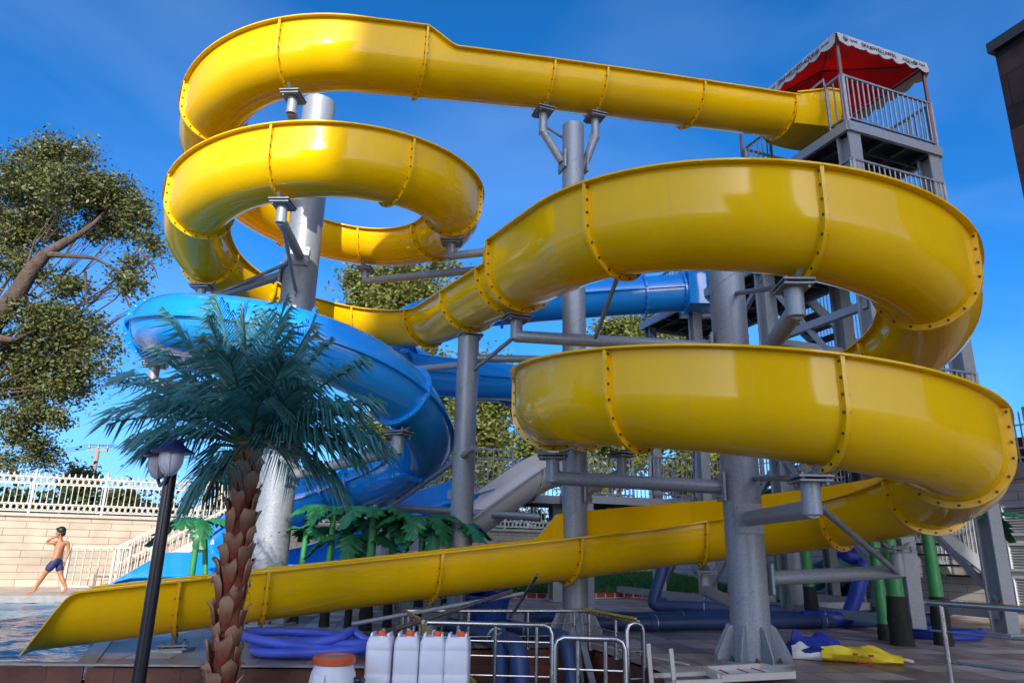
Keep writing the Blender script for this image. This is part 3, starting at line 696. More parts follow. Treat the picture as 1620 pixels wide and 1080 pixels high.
HOTW = mat('hotel render', (.50, .44, .36), .8, var=.06, vscale=.6)
DKC = brick_mat('dark brown cladding', (.012, .009, .010), (.022, .013, .012), (.008, .006, .006), 1.3, .75, .02, rough=.6, rz=math.atan2(-.934, .358), vertical=True, noise_amt=.6, spec=.2)
GLASS = mat('dark window glass', (.02, .03, .04), .06, spec=.6)
FRM = mat('window frame', (.55, .55, .55), .5)
hb = thing('hotel_wing', Vector((10.0, 12.4, 0)), 'dark brown clad building corner with an overhanging roof at the upper right edge', 'building')
H0 = Vector((10.05, 12.35, 0))-TN*.27
def boxdir(mb, p, d1, l1, d2, l2, z0, z1):
    q = [p, p+d1*l1, p+d1*l1+d2*l2, p+d2*l2]; return mb.prism([(v.x, v.y) for v in q], z0, z1)
mb = MB(); boxdir(mb, H0, -TD, 12.0, TN, 9.0, 3.0, 11.11); mb.build('upper_wall', DKC, hb, smooth=False)
mb = MB(); boxdir(mb, H0-TN*.05-TD*.02, -TD, 12.05, TN, 9.0, 2.95, 9.25); mb.build('lower_wall', mat('rust brown cladding', (.026, .008, .007), .7, var=.4, vscale=2), hb, smooth=False)
mb = MB(); boxdir(mb, H0-TN*.10+TD*.08, -TD, 12.8, TN, 9.5, 11.12, 11.35); mb.build('roof', mat('dark roof edge', (.012, .012, .014), .6), hb, smooth=False)
# the hotel itself: behind and to the left of the camera, unseen; its blocks are sized and placed for the terrace shade
ht = thing('hotel_building', Vector((4, -26, -.46)), 'broad cream hotel block behind the viewer that shades the terrace', 'building')
mb = MB(); mb.box((5.4, -31.0, 14.6), (11.2, 12, 30.4)); mb.build('tall_block', HOTW, ht, smooth=False)
mb = MB(); mb.box((-3.95, -30.02, 9.3), (7.48, 10, 19.8)); mb.build('low_block', HOTW, ht, smooth=False)
wf = None
for fl in range(10):
    for k in range(4):
        x = 1.2+k*2.8; z = 1.2+fl*2.9
        if wf is None:
            f = MB(); f.box((x, -24.97, z), (1.9, .10, 1.7)); wf = f.build('window', FRM, ht, smooth=False)
            g = MB(); g.box((x, -24.90, z), (1.75, .06, 1.55)); gg = g.build('pane', GLASS, wf, smooth=False); wx, wz = x, z
        else:
            c = copy_tree(wf, ht); c.location = (x-wx, 0, z-wz)
for fl in range(6):
    for k in range(2):
        c = copy_tree(wf, ht); c.location = (-2.2-k*3.2-wx, -.02, 1.4+fl*3.0-wz)
# ---------------------------------------------------------------- trees
LEAF = mat('leaf', (.115, .125, .038), .45, spec=.35, island=.55, transl=.22)
LEAFY = mat('pale leaf', (.155, .175, .04), .5, spec=.3, island=.5, transl=.28)
LEAFD = mat('dark leaf', (.035, .055, .012), .45, spec=.3, island=.5, transl=.18)
BARK = mat('bark', (.075, .052, .036), .9, var=.4, vscale=6, bump=.8, bscale=14, dist=.05)
TUFT = 62
def leaf_cloud(clumps, size, n_total, seed, flat_=.55):
    g = np.random.default_rng(seed); vol = np.array([c[3]*c[4]*c[5] for c in clumps])**.72; cnt = (vol/vol.sum()*n_total).astype(int)
    P = []; 
    for (x, y, z, rx, ry, rz_), n in zip(clumps, cnt):
        # twig tufts inside the clump, leaves round the tufts
        k = max(4, n//TUFT); d = g.normal(size=(k, 3)); d /= np.linalg.norm(d, axis=1)[:, None]; rr = g.random(k)**.42
        t = d*rr[:, None]*np.array([rx, ry, rz_]); t += np.array([x, y, z])
        ti = g.integers(0, k, n); sz = size*g.uniform(1.0, 3.6, k)
        P.append(t[ti]+g.normal(size=(n, 3))*(sz[ti]*.75)[:, None]*np.array([1, 1, .75]))
    P = np.concatenate(P); n = len(P)
    a = g.normal(size=(n, 3)); a[:, 2] *= flat_; a[:, 2] -= .25; a /= np.linalg.norm(a, axis=1)[:, None]
    b = g.normal(size=(n, 3)); b -= (b*a).sum(1)[:, None]*a; b /= np.linalg.norm(b, axis=1)[:, None]
    s = size*g.uniform(.6, 1.25, n)[:, None]
    V = np.stack([P-a*s*.6, P+b*s*.30, P+a*s*.6, P-b*s*.30], 1).reshape(-1, 3)
    F = np.arange(n*4).reshape(-1, 4)
    return V, F
def fast_mesh(name, V, F, m, parent):
    off = np.array(root_loc(parent)) if parent is not None else 0
    me = bpy.data.meshes.new(name); n = len(V); k = len(F); w = F.shape[1]
    me.vertices.add(n); me.vertices.foreach_set('co', (V-off).astype(np.float32).ravel())
    me.loops.add(k*w); me.loops.foreach_set('vertex_index', F.astype(np.int32).ravel())
    me.polygons.add(k); me.polygons.foreach_set('loop_start', np.arange(0, k*w, w, dtype=np.int32)); me.polygons.foreach_set('loop_total', np.full(k, w, dtype=np.int32))
    me.update(calc_edges=True); me.materials.append(m)
    o = bpy.data.objects.new(name, me); COL.objects.link(o); o.parent = parent
    return o
def tree(base, label, clumps, n, size, m, seed, trunk_r=.3, name='broadleaf_tree', group=None, limbs=True, joint=None):
    rt = thing(name, base, label, 'tree', group); g = random.Random(seed)
    V, F = leaf_cloud(clumps, size, n, seed); fast_mesh('crown', V, F, m, rt)
    mb = MB(); b = Vector(base); cz = np.array([[c[0], c[1], c[2]] for c in clumps]); mid = Vector(cz.mean(0)); J = Vector(joint) if joint else b.lerp(mid, .45)
    q = b.lerp(J, .5)+Vector((g.uniform(-.2, .2), 0, 0)); mb.tube([b-Vector((0, 0, .3)), q, J], [trunk_r*1.25, trunk_r, trunk_r*.8], 12)
    for c in clumps:
        e = Vector(c[:3]); k1 = J.lerp(e, .4)+Vector((g.uniform(-.4, .4), g.uniform(-.3, .3), g.uniform(0, .5)))
        L = [J, k1, J.lerp(e, .75)+Vector((g.uniform(-.4, .4), 0, g.uniform(-.3, .3))), e+Vector((0, 0, c[5]*.4))]
        mb.tube(L, [trunk_r*.55, trunk_r*.4, trunk_r*.22, trunk_r*.07], 8)
        for _ in range(5):
            e2 = e+Vector((g.uniform(-.8, .8)*c[3], g.uniform(-.8, .8)*c[4], g.uniform(-.7, .8)*c[5])); m_ = L[2].lerp(e2, .5)+Vector((0, 0, .15)); mb.tube([L[2], m_, e2], [trunk_r*.16, trunk_r*.1, trunk_r*.03], 5)
    mb.build('trunk', BARK, rt)
    return rt
def cl(px, py, rx, ry, y, depth=None):     # a clump seen at that place of the photograph, at distance y
    p = gy(px, py, y); d = (p-Vector((0, 0, CH))).dot(_f)/CF; r = rx*d; return (p.x, p.y, p.z, r, depth or r*.9, ry*d)
cls = [(a, b, c, d*.80, e*.9, f*.74) for a, b, c, d, e, f in [cl(40, 290, 70, 55, 23.5), cl(85, 250, 60, 32, 24), cl(120, 300, 70, 50, 22.5), cl(180, 310, 55, 42, 23), cl(215, 345, 36, 52, 23), cl(245, 380, 18, 40, 22.6), cl(60, 350, 60, 45, 24), cl(165, 365, 45, 32, 24), cl(215, 420, 22, 35, 23),
       cl(200, 450, 34, 20, 22.5), cl(35, 420, 50, 30, 23.5), cl(110, 455, 42, 24, 23), cl(60, 500, 62, 40, 22.5), cl(120, 520, 52, 44, 23), cl(25, 560, 45, 50, 23.5), cl(140, 575, 36, 30, 22.6), cl(85, 580, 60, 36, 23.5), cl(75, 655, 38, 26, 23), cl(25, 670, 40, 50, 23), cl(60, 715, 38, 36, 23.6), cl(15, 735, 30, 30, 23), cl(-60, 350, 70, 110, 24), cl(-70, 560, 70, 120, 24),
       cl(255, 400, 9, 14, 22.6), cl(230, 480, 12, 10, 22.6), cl(170, 590, 14, 12, 22.7), cl(95, 665, 22, 16, 22.8), cl(130, 240, 26, 14, 23), cl(90, 540, 60, 34, 23), cl(40, 610, 60, 40, 23.5), cl(110, 610, 46, 30, 23), cl(20, 380, 40, 40, 24), cl(165, 545, 26, 16, 22.6)]]
b0 = gy(-60, 620, 23.0)
tl = tree((b0.x-1.6, 23.4, 0), 'large dark oak like tree beyond the fence on the left', cls, 80000, .125, LEAF, 3, .10, joint=(b0.x-1.2, 23.4, b0.z-1))
mb = MB(); pts = [gy(-45, 560, 22.4), gy(0, 497, 22.1), gy(28, 462, 22.0), gy(48, 430, 22.0), gy(72, 402, 22.0), gy(100, 385, 22.1), gy(130, 368, 22.3), gy(150, 352, 22.6), gy(172, 330, 23), gy(185, 300, 23.2)]
mb.tube(pts, [.36, .30, .27, .24, .19, .15, .10, .07, .045, .02], 12); mb.tube([gy(72, 402, 22), gy(115, 405, 21.8), gy(150, 408, 21.9), gy(190, 430, 22)], [.12, .08, .06, .03], 8); mb.tube([gy(-5, 535, 22.2), gy(22, 538, 22.2), gy(60, 520, 22.2)], [.15, .1, .04], 8)
for q in (((135, 430), (136, 470), (140, 490)), ((190, 450), (205, 485), (230, 500)), ((225, 400), (245, 425), (250, 440)), ((40, 430), (55, 380), (90, 330)), ((28, 462), (60, 470), (100, 450))): mb.tube([gy(*w_, 22.4) for w_ in q], [.05, .03, .012], 6)
mb.build('limb', BARK, tl)
def bushy(px, py, rx, ry, y, n, g):
    out = []
    for i in range(n):
        a = g.uniform(0, 6.28); r = math.sqrt(g.random()); out.append(cl(px+rx*r*math.cos(a), py+ry*r*math.sin(a), rx*g.uniform(.28, .5), ry*g.uniform(.25, .45), y+g.uniform(-1, 1)))
    return out
g = random.Random(5); GT = 'sunlit trees beyond the wall'
for px, py, rx, ry, y, n, k, lab in ((635, 475, 85, 45, 34, 14, 12000, 'pale green tree whose top shows between the upper yellow turns and the S bend'),
        (650, 690, 90, 110, 33, 16, 16000, 'sunlit tree behind the blue tube and the grey support column'),
        (780, 690, 80, 100, 34, 16, 16000, 'sunlit yellow green tree left of the lower yellow turn above the grey slide'),
        (1035, 545, 75, 45, 37, 12, 9000, 'distant tree showing between the two right hand yellow turns'),
        (960, 740, 70, 60, 36, 10, 9000, 'low sunlit tree behind the walkway railing in the middle'),
        (1120, 755, 60, 70, 36, 10, 9000, 'sunlit tree showing under the lower right turn beside the front column')):
    p = gy(px, py, y); cs = bushy(px, py, rx, ry, y, n, g)
    if px == 635: cs += [cl(560, 440, 20, 18, 34), cl(590, 450, 26, 20, 34), cl(700, 425, 22, 14, 34), cl(650, 430, 30, 16, 34)]
    if px == 1035: cs += [cl(1020, 500, 14, 10, 37), cl(990, 530, 22, 12, 37)]
    tree((p.x, y, 0), lab, cs, int(k*1.5), .20, LEAFY, 20+n+px, .28, group=GT)
# clipped hedge behind the fence
hp = []
for i in range(70):
    q = W0+WD*(-6+i*.62)+WN*(2.2+rng.uniform(0, .7)); hp.append((q.x, q.y, 1.75+rng.uniform(-.1, .12), .75, .7, .95+rng.uniform(-.15, .15)))
V, F = leaf_cloud(hp, .19, 42000, 77)
hd = fast_mesh('hedge', V, F, LEAFD, None); tag(hd, 'dark green hedge growing behind the white fence', 'hedge', None, 'stuff')
for px, py, rx, ry, lab in ((128, 752, 18, 8, 'small bush rising above the fence below the utility pole'), (340, 745, 40, 10, 'bush rising above the fence behind the street lamp')):
    p = gy(px, py, 27); tree((p.x, 27, 0), lab, bushy(px, py+8, rx, ry+6, 27, 6, g), 2500, .14, LEAF, int(px), .1, name='bush')
# utility pole far behind
ur = gy(148, 745, 44); rt = thing('utility_pole', (ur.x, 44, 0), 'grey utility pole with a crossarm far beyond the fence', 'utility pole')
t_ = gy(155, 709, 44); mb = MB(); mb.tube([(ur.x-.1, 44, 0), (t_.x, 44, t_.z)], [.22, .14], 10); mb.build('pole', CONC, rt)
mb = MB(); mb.bar((t_.x-.58, 44, t_.z-.12), (t_.x+.62, 44, t_.z-.12), .14); mb.build('crossarm', CONC, rt, smooth=False)
for x in (-.55, 0, .58):
    q = MB(); q.lathe((t_.x+x, 44, t_.z-.04), [(.05, 0), (.09, .08), (.06, .2), (.08, .26), (.03, .36)], 8); q.build('insulator', GALVD, rt)
mb = MB()
for x, dz in ((-.55, 0), (.58, 0), (0, .1)):
    a = Vector((t_.x+x, 44, t_.z+.25)); 
    for e in (Vector((-60, 62, t_.z+3)), Vector((40, 60, t_.z-1))):
        mb.tube([a.lerp(e, k/10)-Vector((0, 0, 4*1.6*(k/10)*(1-k/10))) for k in range(11)], .014, 4)
mb.build('wire', DARKST, rt)
# low plants on the grass bed
for i, (px, lab) in enumerate(((985, 'leafy shrub on the lawn bed left of the tower leg'), (1110, 'shrub on the lawn bed behind the run-out'), (1255, 'low shrub on the lawn bed right of the front column'), (905, 'small shrub at the left end of the lawn bed'))):
    p = gz(px, 922, .1); rt = thing('shrub', p, lab, 'shrub', 'shrubs on the lawn bed')
    cs = [(p.x+rng.uniform(-.8, .8), p.y+rng.uniform(0, .6), .35+rng.uniform(0, .2), .4, .35, .35) for _ in range(7)]
    V, F = leaf_cloud(cs, .12, 1500, 90+i); fast_mesh('foliage', V, F, LEAFD, rt); mb = MB(); 
    for c in cs: mb.tube([(p.x, p.y+.2, .05), c[:3]], [.03, .01], 5)
    mb.build('stems', BARK, rt)
# ---------------------------------------------------------------- the stair tower
A0 = Vector((5.9, 11.0, 0)); E1 = Vector((.934, .358, 0)); E2 = Vector((-.358, .934, 0)); TRZ = math.atan2(E1.y, E1.x)
def T(u, v, z): return A0+E1*u+E2*v+Vector((0, 0, z))
tw = thing('slide_tower', T(1.1, 3, 0), 'tall galvanised steel stair tower with barred railings and flights of steps', 'tower')
def leg(u, v, z0, z1, w=.28):
    mb = MB(); mb.ibeam(T(u, v, z0), T(u, v, z1), w, w, .03, up=tuple(E2)); mb.box(T(u, v, z0+.015), (w+.2, w+.2, .03), rz=TRZ); mb.build('leg', GALV, tw, smooth=False)
for u, v, z in ((.16, .16, 8.40), (2.14, .16, 8.40), (.16, 2.6, 8.40), (2.14, 2.6, 8.40), (.16, 5.0, 6.7), (1.42, 6.9, 6.7), (.16, 6.9, 6.7), (3.4, 2.9, 4.7), (3.4, 4.9, 4.7), (5.4, 2.9, 4.6), (-2.05, 7.9, 2.2), (1.42, 8.88, 2.25)):
    leg(u, v, 0, z, .28 if z > 8 or u < -2 else .22)
def platform(u0, u1, v0, v1, z, name='platform'):
    mb = MB()
    for a, b in (((u0, v0), (u1, v0)), ((u0, v1), (u1, v1)), ((u0, v0), (u0, v1)), ((u1, v0), (u1, v1))): mb.bar(T(*a, z-.09), T(*b, z-.09), .07, .18)
    fo = mb.build(name, GALV, tw, smooth=False)
    g_ = MB(); g_.box(T((u0+u1)/2, (v0+v1)/2, z-.02), (u1-u0-.06, v1-v0-.06, .03), rz=TRZ)
    k = u0+.4
    while k < u1-.1: g_.bar(T(k, v0+.05, z-.10), T(k, v1-.05, z-.10), .06, .12); k += .55
    k = v0+.5
    while k < v1-.1: g_.bar(T(u0+.05, k, z-.13), T(u1-.05, k, z-.13), .05, .08); k += .8
    g_.build('floor_grating', DARKST, fo, smooth=False)
_rk = 0
def railing(P, Q, h=.98, sp=.125, base=.10, name='railing'):
    P = Vector(P); Q = Vector(Q); L = (Q-P).length; mb = MB(); Z = Vector((0, 0, 1))
    mb.bar(P+Z*h, Q+Z*h, .05, .04); mb.bar(P+Z*base, Q+Z*base, .04, .035)
    n = max(2, int(L/sp))
    for i in range(1, n): q = P.lerp(Q, i/n); mb.bar(q+Z*base, q+Z*h, .022)
    global _rk; _rk += 1; dd = (Q-P).normalized()*.032
    for q in (P+dd, Q-dd): mb.bar(q-Z*(.1+.0011*(_rk % 17)), q+Z*(h+.02+.0013*(_rk % 13)), .05)
    return mb.build(name, GALVD, tw, smooth=False)
platform(0, 2.3, 0, 2.75, 8.58)
railing(T(.02, .02, 8.58), T(2.28, .02, 8.58)); railing(T(2.28, .02, 8.58), T(2.28, 2.7, 8.58)); railing(T(.02, .02, 8.58), T(.02, .42, 8.58), sp=.14)
railing(T(.02, 1.9, 8.58), T(.02, 2.7, 8.58)); railing(T(.02, 2.72, 8.58), T(1.2, 2.72, 8.58))
mb = MB(); mb.tube([T(.03, 1.9, 9.7), T(.03, .42, 9.75), T(.03, .42, 9.5)], .022, 8); mb.build('grab_bar', STAIN, tw)
platform(0, 2.3, .0, 7.1, 6.86)
railing(T(.02, .02, 6.86), T(2.28, .02, 6.86)); railing(T(2.28, .02, 6.86), T(2.28, 3.6, 6.86)); railing(T(.02, .02, 6.86), T(.02, 3.95, 6.86)); railing(T(.02, 5.4, 6.86), T(.02, 7.08, 6.86)); railing(T(.02, 7.08, 6.86), T(2.28, 7.08, 6.86))
for z in (3.0, 5.2):
    mb = MB(); mb.bar(T(.16, .16, z), T(.16, 2.6, z), .12, .14); mb.bar(T(2.14, .16, z), T(2.14, 2.6, z), .12, .14); mb.bar(T(.16, 2.6, z), T(2.14, 2.6, z), .12, .14); mb.build('cross_beam', GALV, tw, smooth=False)
for a, b in (((.16, 2.6, 3.0), (.16, .16, .4)), ((.16, 5.0, 4.6), (.16, 2.6, 6.6)), ((2.14, 2.6, 3.0), (2.14, .16, .5)), ((.16, 5.0, .4), (.16, 2.6, 2.9)), ((.16, 6.9, 2.3), (.16, 5.0, .3)), ((.16, 6.9, 6.6), (.16, 5.0, 4.4)), ((1.42, 8.8, .2), (1.42, 6.9, 2.2)), ((-2.05, 7.9, .3), (-.6, 7.9, 2.2))):
    mb = MB(); mb.bar(T(*a), T(*b), .09, .09); mb.build('diagonal_brace', GALV, tw, smooth=False)
for a, b in (((.16, .16, .22), (.16, 8.8, .22)), ((.16, 5.0, .22), (3.4, 4.9, .22)), ((2.14, .16, .3), (2.14, 6.9, .3)), ((3.4, 2.9, .22), (3.4, 4.9, .22)), ((.16, 2.6, .24), (5.4, 2.9, .24))):
    mb = MB(); mb.ibeam(T(*a), T(*b), .14, .16, .02); mb.build('floor_beam', GALV, tw, smooth=False)
def flight(u0, z0, u1, z1, v, w=.9, rails=True):
    n = max(3, int(abs(z1-z0)/.19)); tr = MB()
    for i in range(n): k = (i+.5)/n; tr.box(T(u0+(u1-u0)*k, v+w/2, z0+(z1-z0)*k), (abs(u1-u0)/n+.05, w-.06, .04), rz=TRZ)
    fo = tr.build('stair_treads', DARKST, tw, smooth=False)
    for dv in (0, w):
        mb = MB(); mb.bar(T(u0, v+dv, z0), T(u1, v+dv, z1), .05, .22); mb.build('stair_stringer', GALV, tw, smooth=False)
        railing(T(u0, v+dv, z0+.05), T(u1, v+dv, z1+.05), .95, name='stair_railing')
flight(2.3, 6.80, 5.2, 4.75, 3.7)
platform(5.2, 6.2, 3.5, 5.8, 4.72); railing(T(6.18, 3.5, 4.72), T(6.18, 5.8, 4.72)); railing(T(5.2, 3.5, 4.72), T(6.18, 3.5, 4.72))
flight(5.2, 4.68, 1.9, 2.42, 4.8)
flight(1.5, 8.5, 1.5+.9, 6.95, 2.85, .8)
platform(-2.2, 2.1, 6.6, 8.95, 2.36); platform(-6.6, -2.2, 7.3, 8.95, 2.36)
railing(T(-6.6, 7.32, 2.36), T(-3.4, 7.32, 2.36)); railing(T(-2.2, 7.32, 2.36), T(-.2, 7.32, 2.36)); railing(T(-.2, 6.62, 2.36), T(1.9, 6.62, 2.36)); railing(T(-6.6, 8.93, 2.36), T(2.1, 8.93, 2.36)); railing(T(-6.58, 7.32, 2.36), T(-6.58, 8.93, 2.36))
leg(-6.4, 7.5, 0, 2.2, .16); leg(-6.4, 8.8, 0, 2.2, .16); leg(-4.3, 8.8, 0, 2.2, .16); leg(-3.0, 4.35, 0, 2.0, .14)
flight(2.1, 2.30, 5.9, .10, 2.0, .95)
platform(1.0, 2.1, 2.0, 6.6, 2.34)
platform(2.3, 3.9, 1.9, 2.9, 5.3); railing(T(2.34, 1.92, 5.3), T(3.88, 1.92, 5.3)); railing(T(3.88, 1.92, 5.3), T(3.88, 2.9, 5.3)); 
platform(0, 2.3, 0, 2.75, 3.2); railing(T(.02, .02, 3.2), T(2.28, .02, 3.2)); railing(T(2.28, .02, 3.2), T(2.28, 2.7, 3.2))
for a, b in (((2.14, 2.6, 3.4), (2.14, .2, 6.5)), ((.16, .2, 3.4), (.16, 2.6, 6.5)), ((2.3, 4.9, 4.4), (3.4, 4.9, 2.2)), ((3.4, 2.9, 4.4), (3.4, 4.9, 2.6))):
    mb = MB(); mb.bar(T(*a), T(*b), .08, .08); mb.build('diagonal_brace', GALV, tw, smooth=False)
# canopy
CANV = mat('red canvas', (.72, .012, .012), .75, var=.12, vscale=3, island=.01, transl=.4)
VAL = mat('white valance', (.40, .40, .40), .75, var=.08, vscale=4)
cn = thing('canopy', T(1.1, 1.35, 8.58), 'red canvas canopy with a white scalloped lettered valance on top of the tower', 'canopy')
PU0, PU1, PV0, PV1, ZE = -.02, 2.26, -.02, 2.9, 10.44
for u, v in ((.03, .03), (2.22, .03), (.03, 2.8), (2.22, 2.8)):
    mb = MB(); mb.bar(T(u, v, 8.58), T(u, v, 10.36), .05); mb.build('post', mat('dull red post', (.16, .06, .05), .5, var=.2) if u == .03 and v == .03 else bpy.data.materials['dull red post'], cn, smooth=False)
mb = MB(); ap = T((PU0+PU1)/2, (PV0+PV1)/2, 11.0); cs = [T(PU0, PV0, ZE), T(PU1, PV0, ZE), T(PU1, PV1, ZE), T(PU0, PV1, ZE)]
low = [c-Vector((0, 0, .012)) for c in cs]; apl = ap-Vector((0, 0, .012))
mb.add(cs+[ap], [(0, 1, 4), (1, 2, 4), (2, 3, 4), (3, 0, 4)]); mb.add(low+[apl], [(0, 4, 1), (1, 4, 2), (2, 4, 3), (3, 4, 0)]); mb.build('roof_fabric', CANV, cn, smooth=False)
mb = MB()
for i in range(4): mb.bar(cs[i]-Vector((0, 0, .05)), cs[(i+1) % 4]-Vector((0, 0, .05)), .035); mb.bar(cs[i]-Vector((0, 0, .05)), ap-Vector((0, 0, .05)), .03)
mb.build('roof_frame', bpy.data.materials['dull red post'], cn, smooth=False)
def valance(P, Q, nw):
    k = nw*10; mb = MB(); d = (Q-P).normalized(); nr = Vector((d.y, -d.x, 0)); vs = []
    for i in range(k+1):
        t = i/k; zb = .20+.065*abs(math.sin(math.pi*nw*t))**.8; wv = .012*math.sin(t*37)
        for off in (.006, -.006):
            q = P.lerp(Q, t)+nr*(.02+off); vs += [q, q+nr*(.03+wv)-Vector((0, 0, zb))]
    mb.add(vs, [f for i in range(k) for a in (4*i,) for f in ((a, a+1, a+5, a+4), (a+2, a+6, a+7, a+3), (a+1, a+3, a+7, a+5))]); return mb.build('valance', VAL, cn)
INK = mat('navy print', (.01, .012, .06), .7); TEAL = mat('teal print', (.01, .09, .07), .7)
def lettering(parent, txt, P, d, nr, size, m, name='lettering', sx=1.0):
    cu = bpy.data.curves.new('t', 'FONT'); cu.body = txt; cu.size = size; cu.extrude = .002; cu.align_x = 'LEFT'
    ob = bpy.data.objects.new('t', cu); COL.objects.link(ob); dg = bpy.context.evaluated_depsgraph_get(); me = bpy.data.meshes.new_from_object(ob.evaluated_get(dg))
    bpy.data.objects.remove(ob); X = d; Zv = (Vector((0, 0, 1))-nr*.14).normalized(); N_ = X.cross(Zv)
    off = root_loc(parent)
    for v in me.vertices: v.co = P+X*v.co.x*sx+Zv*v.co.y+nr*(.004+ v.co.z) - off
    me.materials.clear(); me.materials.append(m); o = bpy.data.objects.new(name, me); COL.objects.link(o); o.parent = parent; return o
def emblem(parent, c, d, nr, s):
    mb = MB(); Zv = (Vector((0, 0, 1))-nr*.14).normalized(); nr = nr
    def pt(x, y): return c+d*x+Zv*y+nr*.008
    a = [pt(s*math.cos(t), s*math.sin(t)) for t in np.linspace(math.pi*1.02, math.pi*1.98, 12)]; b = [pt(s*.98*math.cos(t), s*.35*math.sin(t)) for t in np.linspace(math.pi*1.98, math.pi*1.02, 12)]
    mb.plate(a+b, .004)
    for k, h in ((-.45, .75), (0, 1.0), (.45, .75)): mb.plate([pt(k*s-.16*s, -.15*s), pt(k*s+.16*s, -.15*s), pt(k*s*1.35, h*s)], .004)
    mb.build('emblem', TEAL, parent, smooth=False)
sides = [(cs[3], cs[0], 9), (cs[0], cs[1], 7), (cs[1], cs[2], 9), (cs[2], cs[3], 7)]
for i, (P, Q, nw) in enumerate(sides):
    vo = valance(P, Q, nw); d = (Q-P).normalized(); nr = Vector((d.y, -d.x, 0)); L = (Q-P).length; b = P+nr*.055-Vector((0, 0, .165))
    if i == 0:
        lettering(vo, 'SPA&WELLNESS-AQUA', b+d*(L-1.50), d, nr, .165, INK, sx=.60); emblem(vo, b+d*(L-.42)+Vector((0, 0, .06)), d, nr, .065); lettering(vo, 'hotel', b+d*(L-.32)+Vector((0, 0, .03)), d, nr, .09, INK)
        emblem(vo, b+d*(L-1.86)+Vector((0, 0, .06)), d, nr, .06); lettering(vo, 'hotel', b+d*(L-1.76)+Vector((0, 0, .03)), d, nr, .09, INK)
    if i == 1:
        emblem(vo, b+d*.16+Vector((0, 0, .06)), d, nr, .065); lettering(vo, 'hotel', b+d*.27+Vector((0, 0, .03)), d, nr, .09, INK); lettering(vo, 'SPA&WELLNESS', b+d*.55, d, nr, .125, INK)
        lettering(vo, 'AQUA', b+d*1.58, d, nr, .12, INK); emblem(vo, b+d*(L-.36)+Vector((0, 0, .06)), d, nr, .055); lettering(vo, 'hotel', b+d*(L-.27)+Vector((0, 0, .03)), d, nr, .08, INK)
# ---------------------------------------------------------------- artificial palm
FROND = mat('teal palm frond', (.045, .185, .18), .36, spec=.45, island=.45, var=.2, vscale=5, transl=.08)
RACH = mat('palm rib', (.03, .085, .045), .5, var=.2)
PTR = mat('red brown palm fibre', (.26, .055, .022), .85, col2=(.09, .035, .02), vscale=9, bump=.8, bscale=50)
BRACT = mat('dry leaf base', (.44, .27, .18), .75, var=.25, vscale=22, bump=.6, bscale=40)
_n = BRACT.node_tree.nodes; _l = BRACT.node_tree.links; _tc = _n.new('ShaderNodeTexCoord'); _sp = _n.new('ShaderNodeSeparateXYZ'); _l.new(_tc.outputs['Generated'], _sp.inputs[0])
_rp = _n.new('ShaderNodeValToRGB'); _rp.color_ramp.elements[0].color = (.26, .04, .015, 1); _rp.color_ramp.elements[1].color = (.54, .37, .24, 1); _rp.color_ramp.elements[0].position = .18; _rp.color_ramp.elements[1].position = .85; _e = _rp.color_ramp.elements.new(.5); _e.color = (.30, .13, .065, 1)
_l.new(_sp.outputs['Z'], _rp.inputs['Fac']); _old = _n['Principled BSDF'].inputs['Base Color'].links[0].from_socket; _mx = _n.new('ShaderNodeMixRGB'); _mx.blend_type = 'MULTIPLY'; _mx.inputs['Fac'].default_value = .5; _l.new(_rp.outputs[0], _mx.inputs['Color1']); _l.new(_old, _mx.inputs['Color2']); _l.new(_mx.outputs[0], _n['Principled BSDF'].inputs['Base Color'])
pb = Vector((-2.40, 6.6, -.46)); ptop = gy(393, 712, 6.6)
pm_ = thing('artificial_palm', pb, 'artificial palm with teal fronds and a red brown trunk of dry leaf bases', 'palm')
mb = MB(); g = random.Random(9); ax = [pb.lerp(ptop, t)+Vector((.02*math.sin(t*5), 0, 0)) for t in np.linspace(0, 1.03, 26)]
mb.tube(ax, [.104-.026*t+.009*math.sin(i*2.2) for i, t in enumerate(np.linspace(0, 1, 26))], 16); tko = mb.build('trunk', PTR, pm_)
k = 0
for ring_ in range(16):
    t = ring_/15.5
    for j in range(4):
        a = j*2*math.pi/4+ring_*.79+g.uniform(-.16, .16); c = pb.lerp(ptop, min(1, t*.98+g.uniform(-.012, .012))); r0 = .098-.026*t
        d = Vector((math.cos(a), math.sin(a), 0)); s_ = Vector((-d.y, d.x, 0)); Z = Vector((0, 0, 1)); w = g.uniform(.09, .13); h = g.uniform(.19, .28); o = g.uniform(.03, .07)
        rows = [(0, w*.42, 0.0), (.42, w*.80, .35), (.80, w*1.02, .70), (1.0, w*.80, 1.25)]
        vs = []
        for tt, ww, oo in rows:
            for q in (-1, -.4, .4, 1):
                bulge = .018*(1-q*q); vs.append(c+Z*(h*tt-.05)+d*(r0+.012+o*oo*(1.1 if abs(q) < 1 else .8)+bulge)+s_*ww*q*.62+ Vector((0,0,(.05 if tt == 1 else 0)*g.uniform(-1,.6))))
        back = [v-d*.014 for v in vs]; fs = []
        for i in range(3):
            for q in range(3): p0 = i*4+q; fs += [(p0, p0+1, p0+5, p0+4), (16+p0, 16+p0+4, 16+p0+5, 16+p0+1)]
        ring16 = [0, 1, 2, 3, 7, 11, 15, 14, 13, 12, 8, 4]
        for i in range(12): p0, p1 = ring16[i], ring16[(i+1) % 12]; fs.append((p0, 16+p0, 16+p1, p1))
        b = MB(); b.add(vs+back, fs); b.build('leaf_base', BRACT, pm_, angle=50); k += 1
fib = MB()
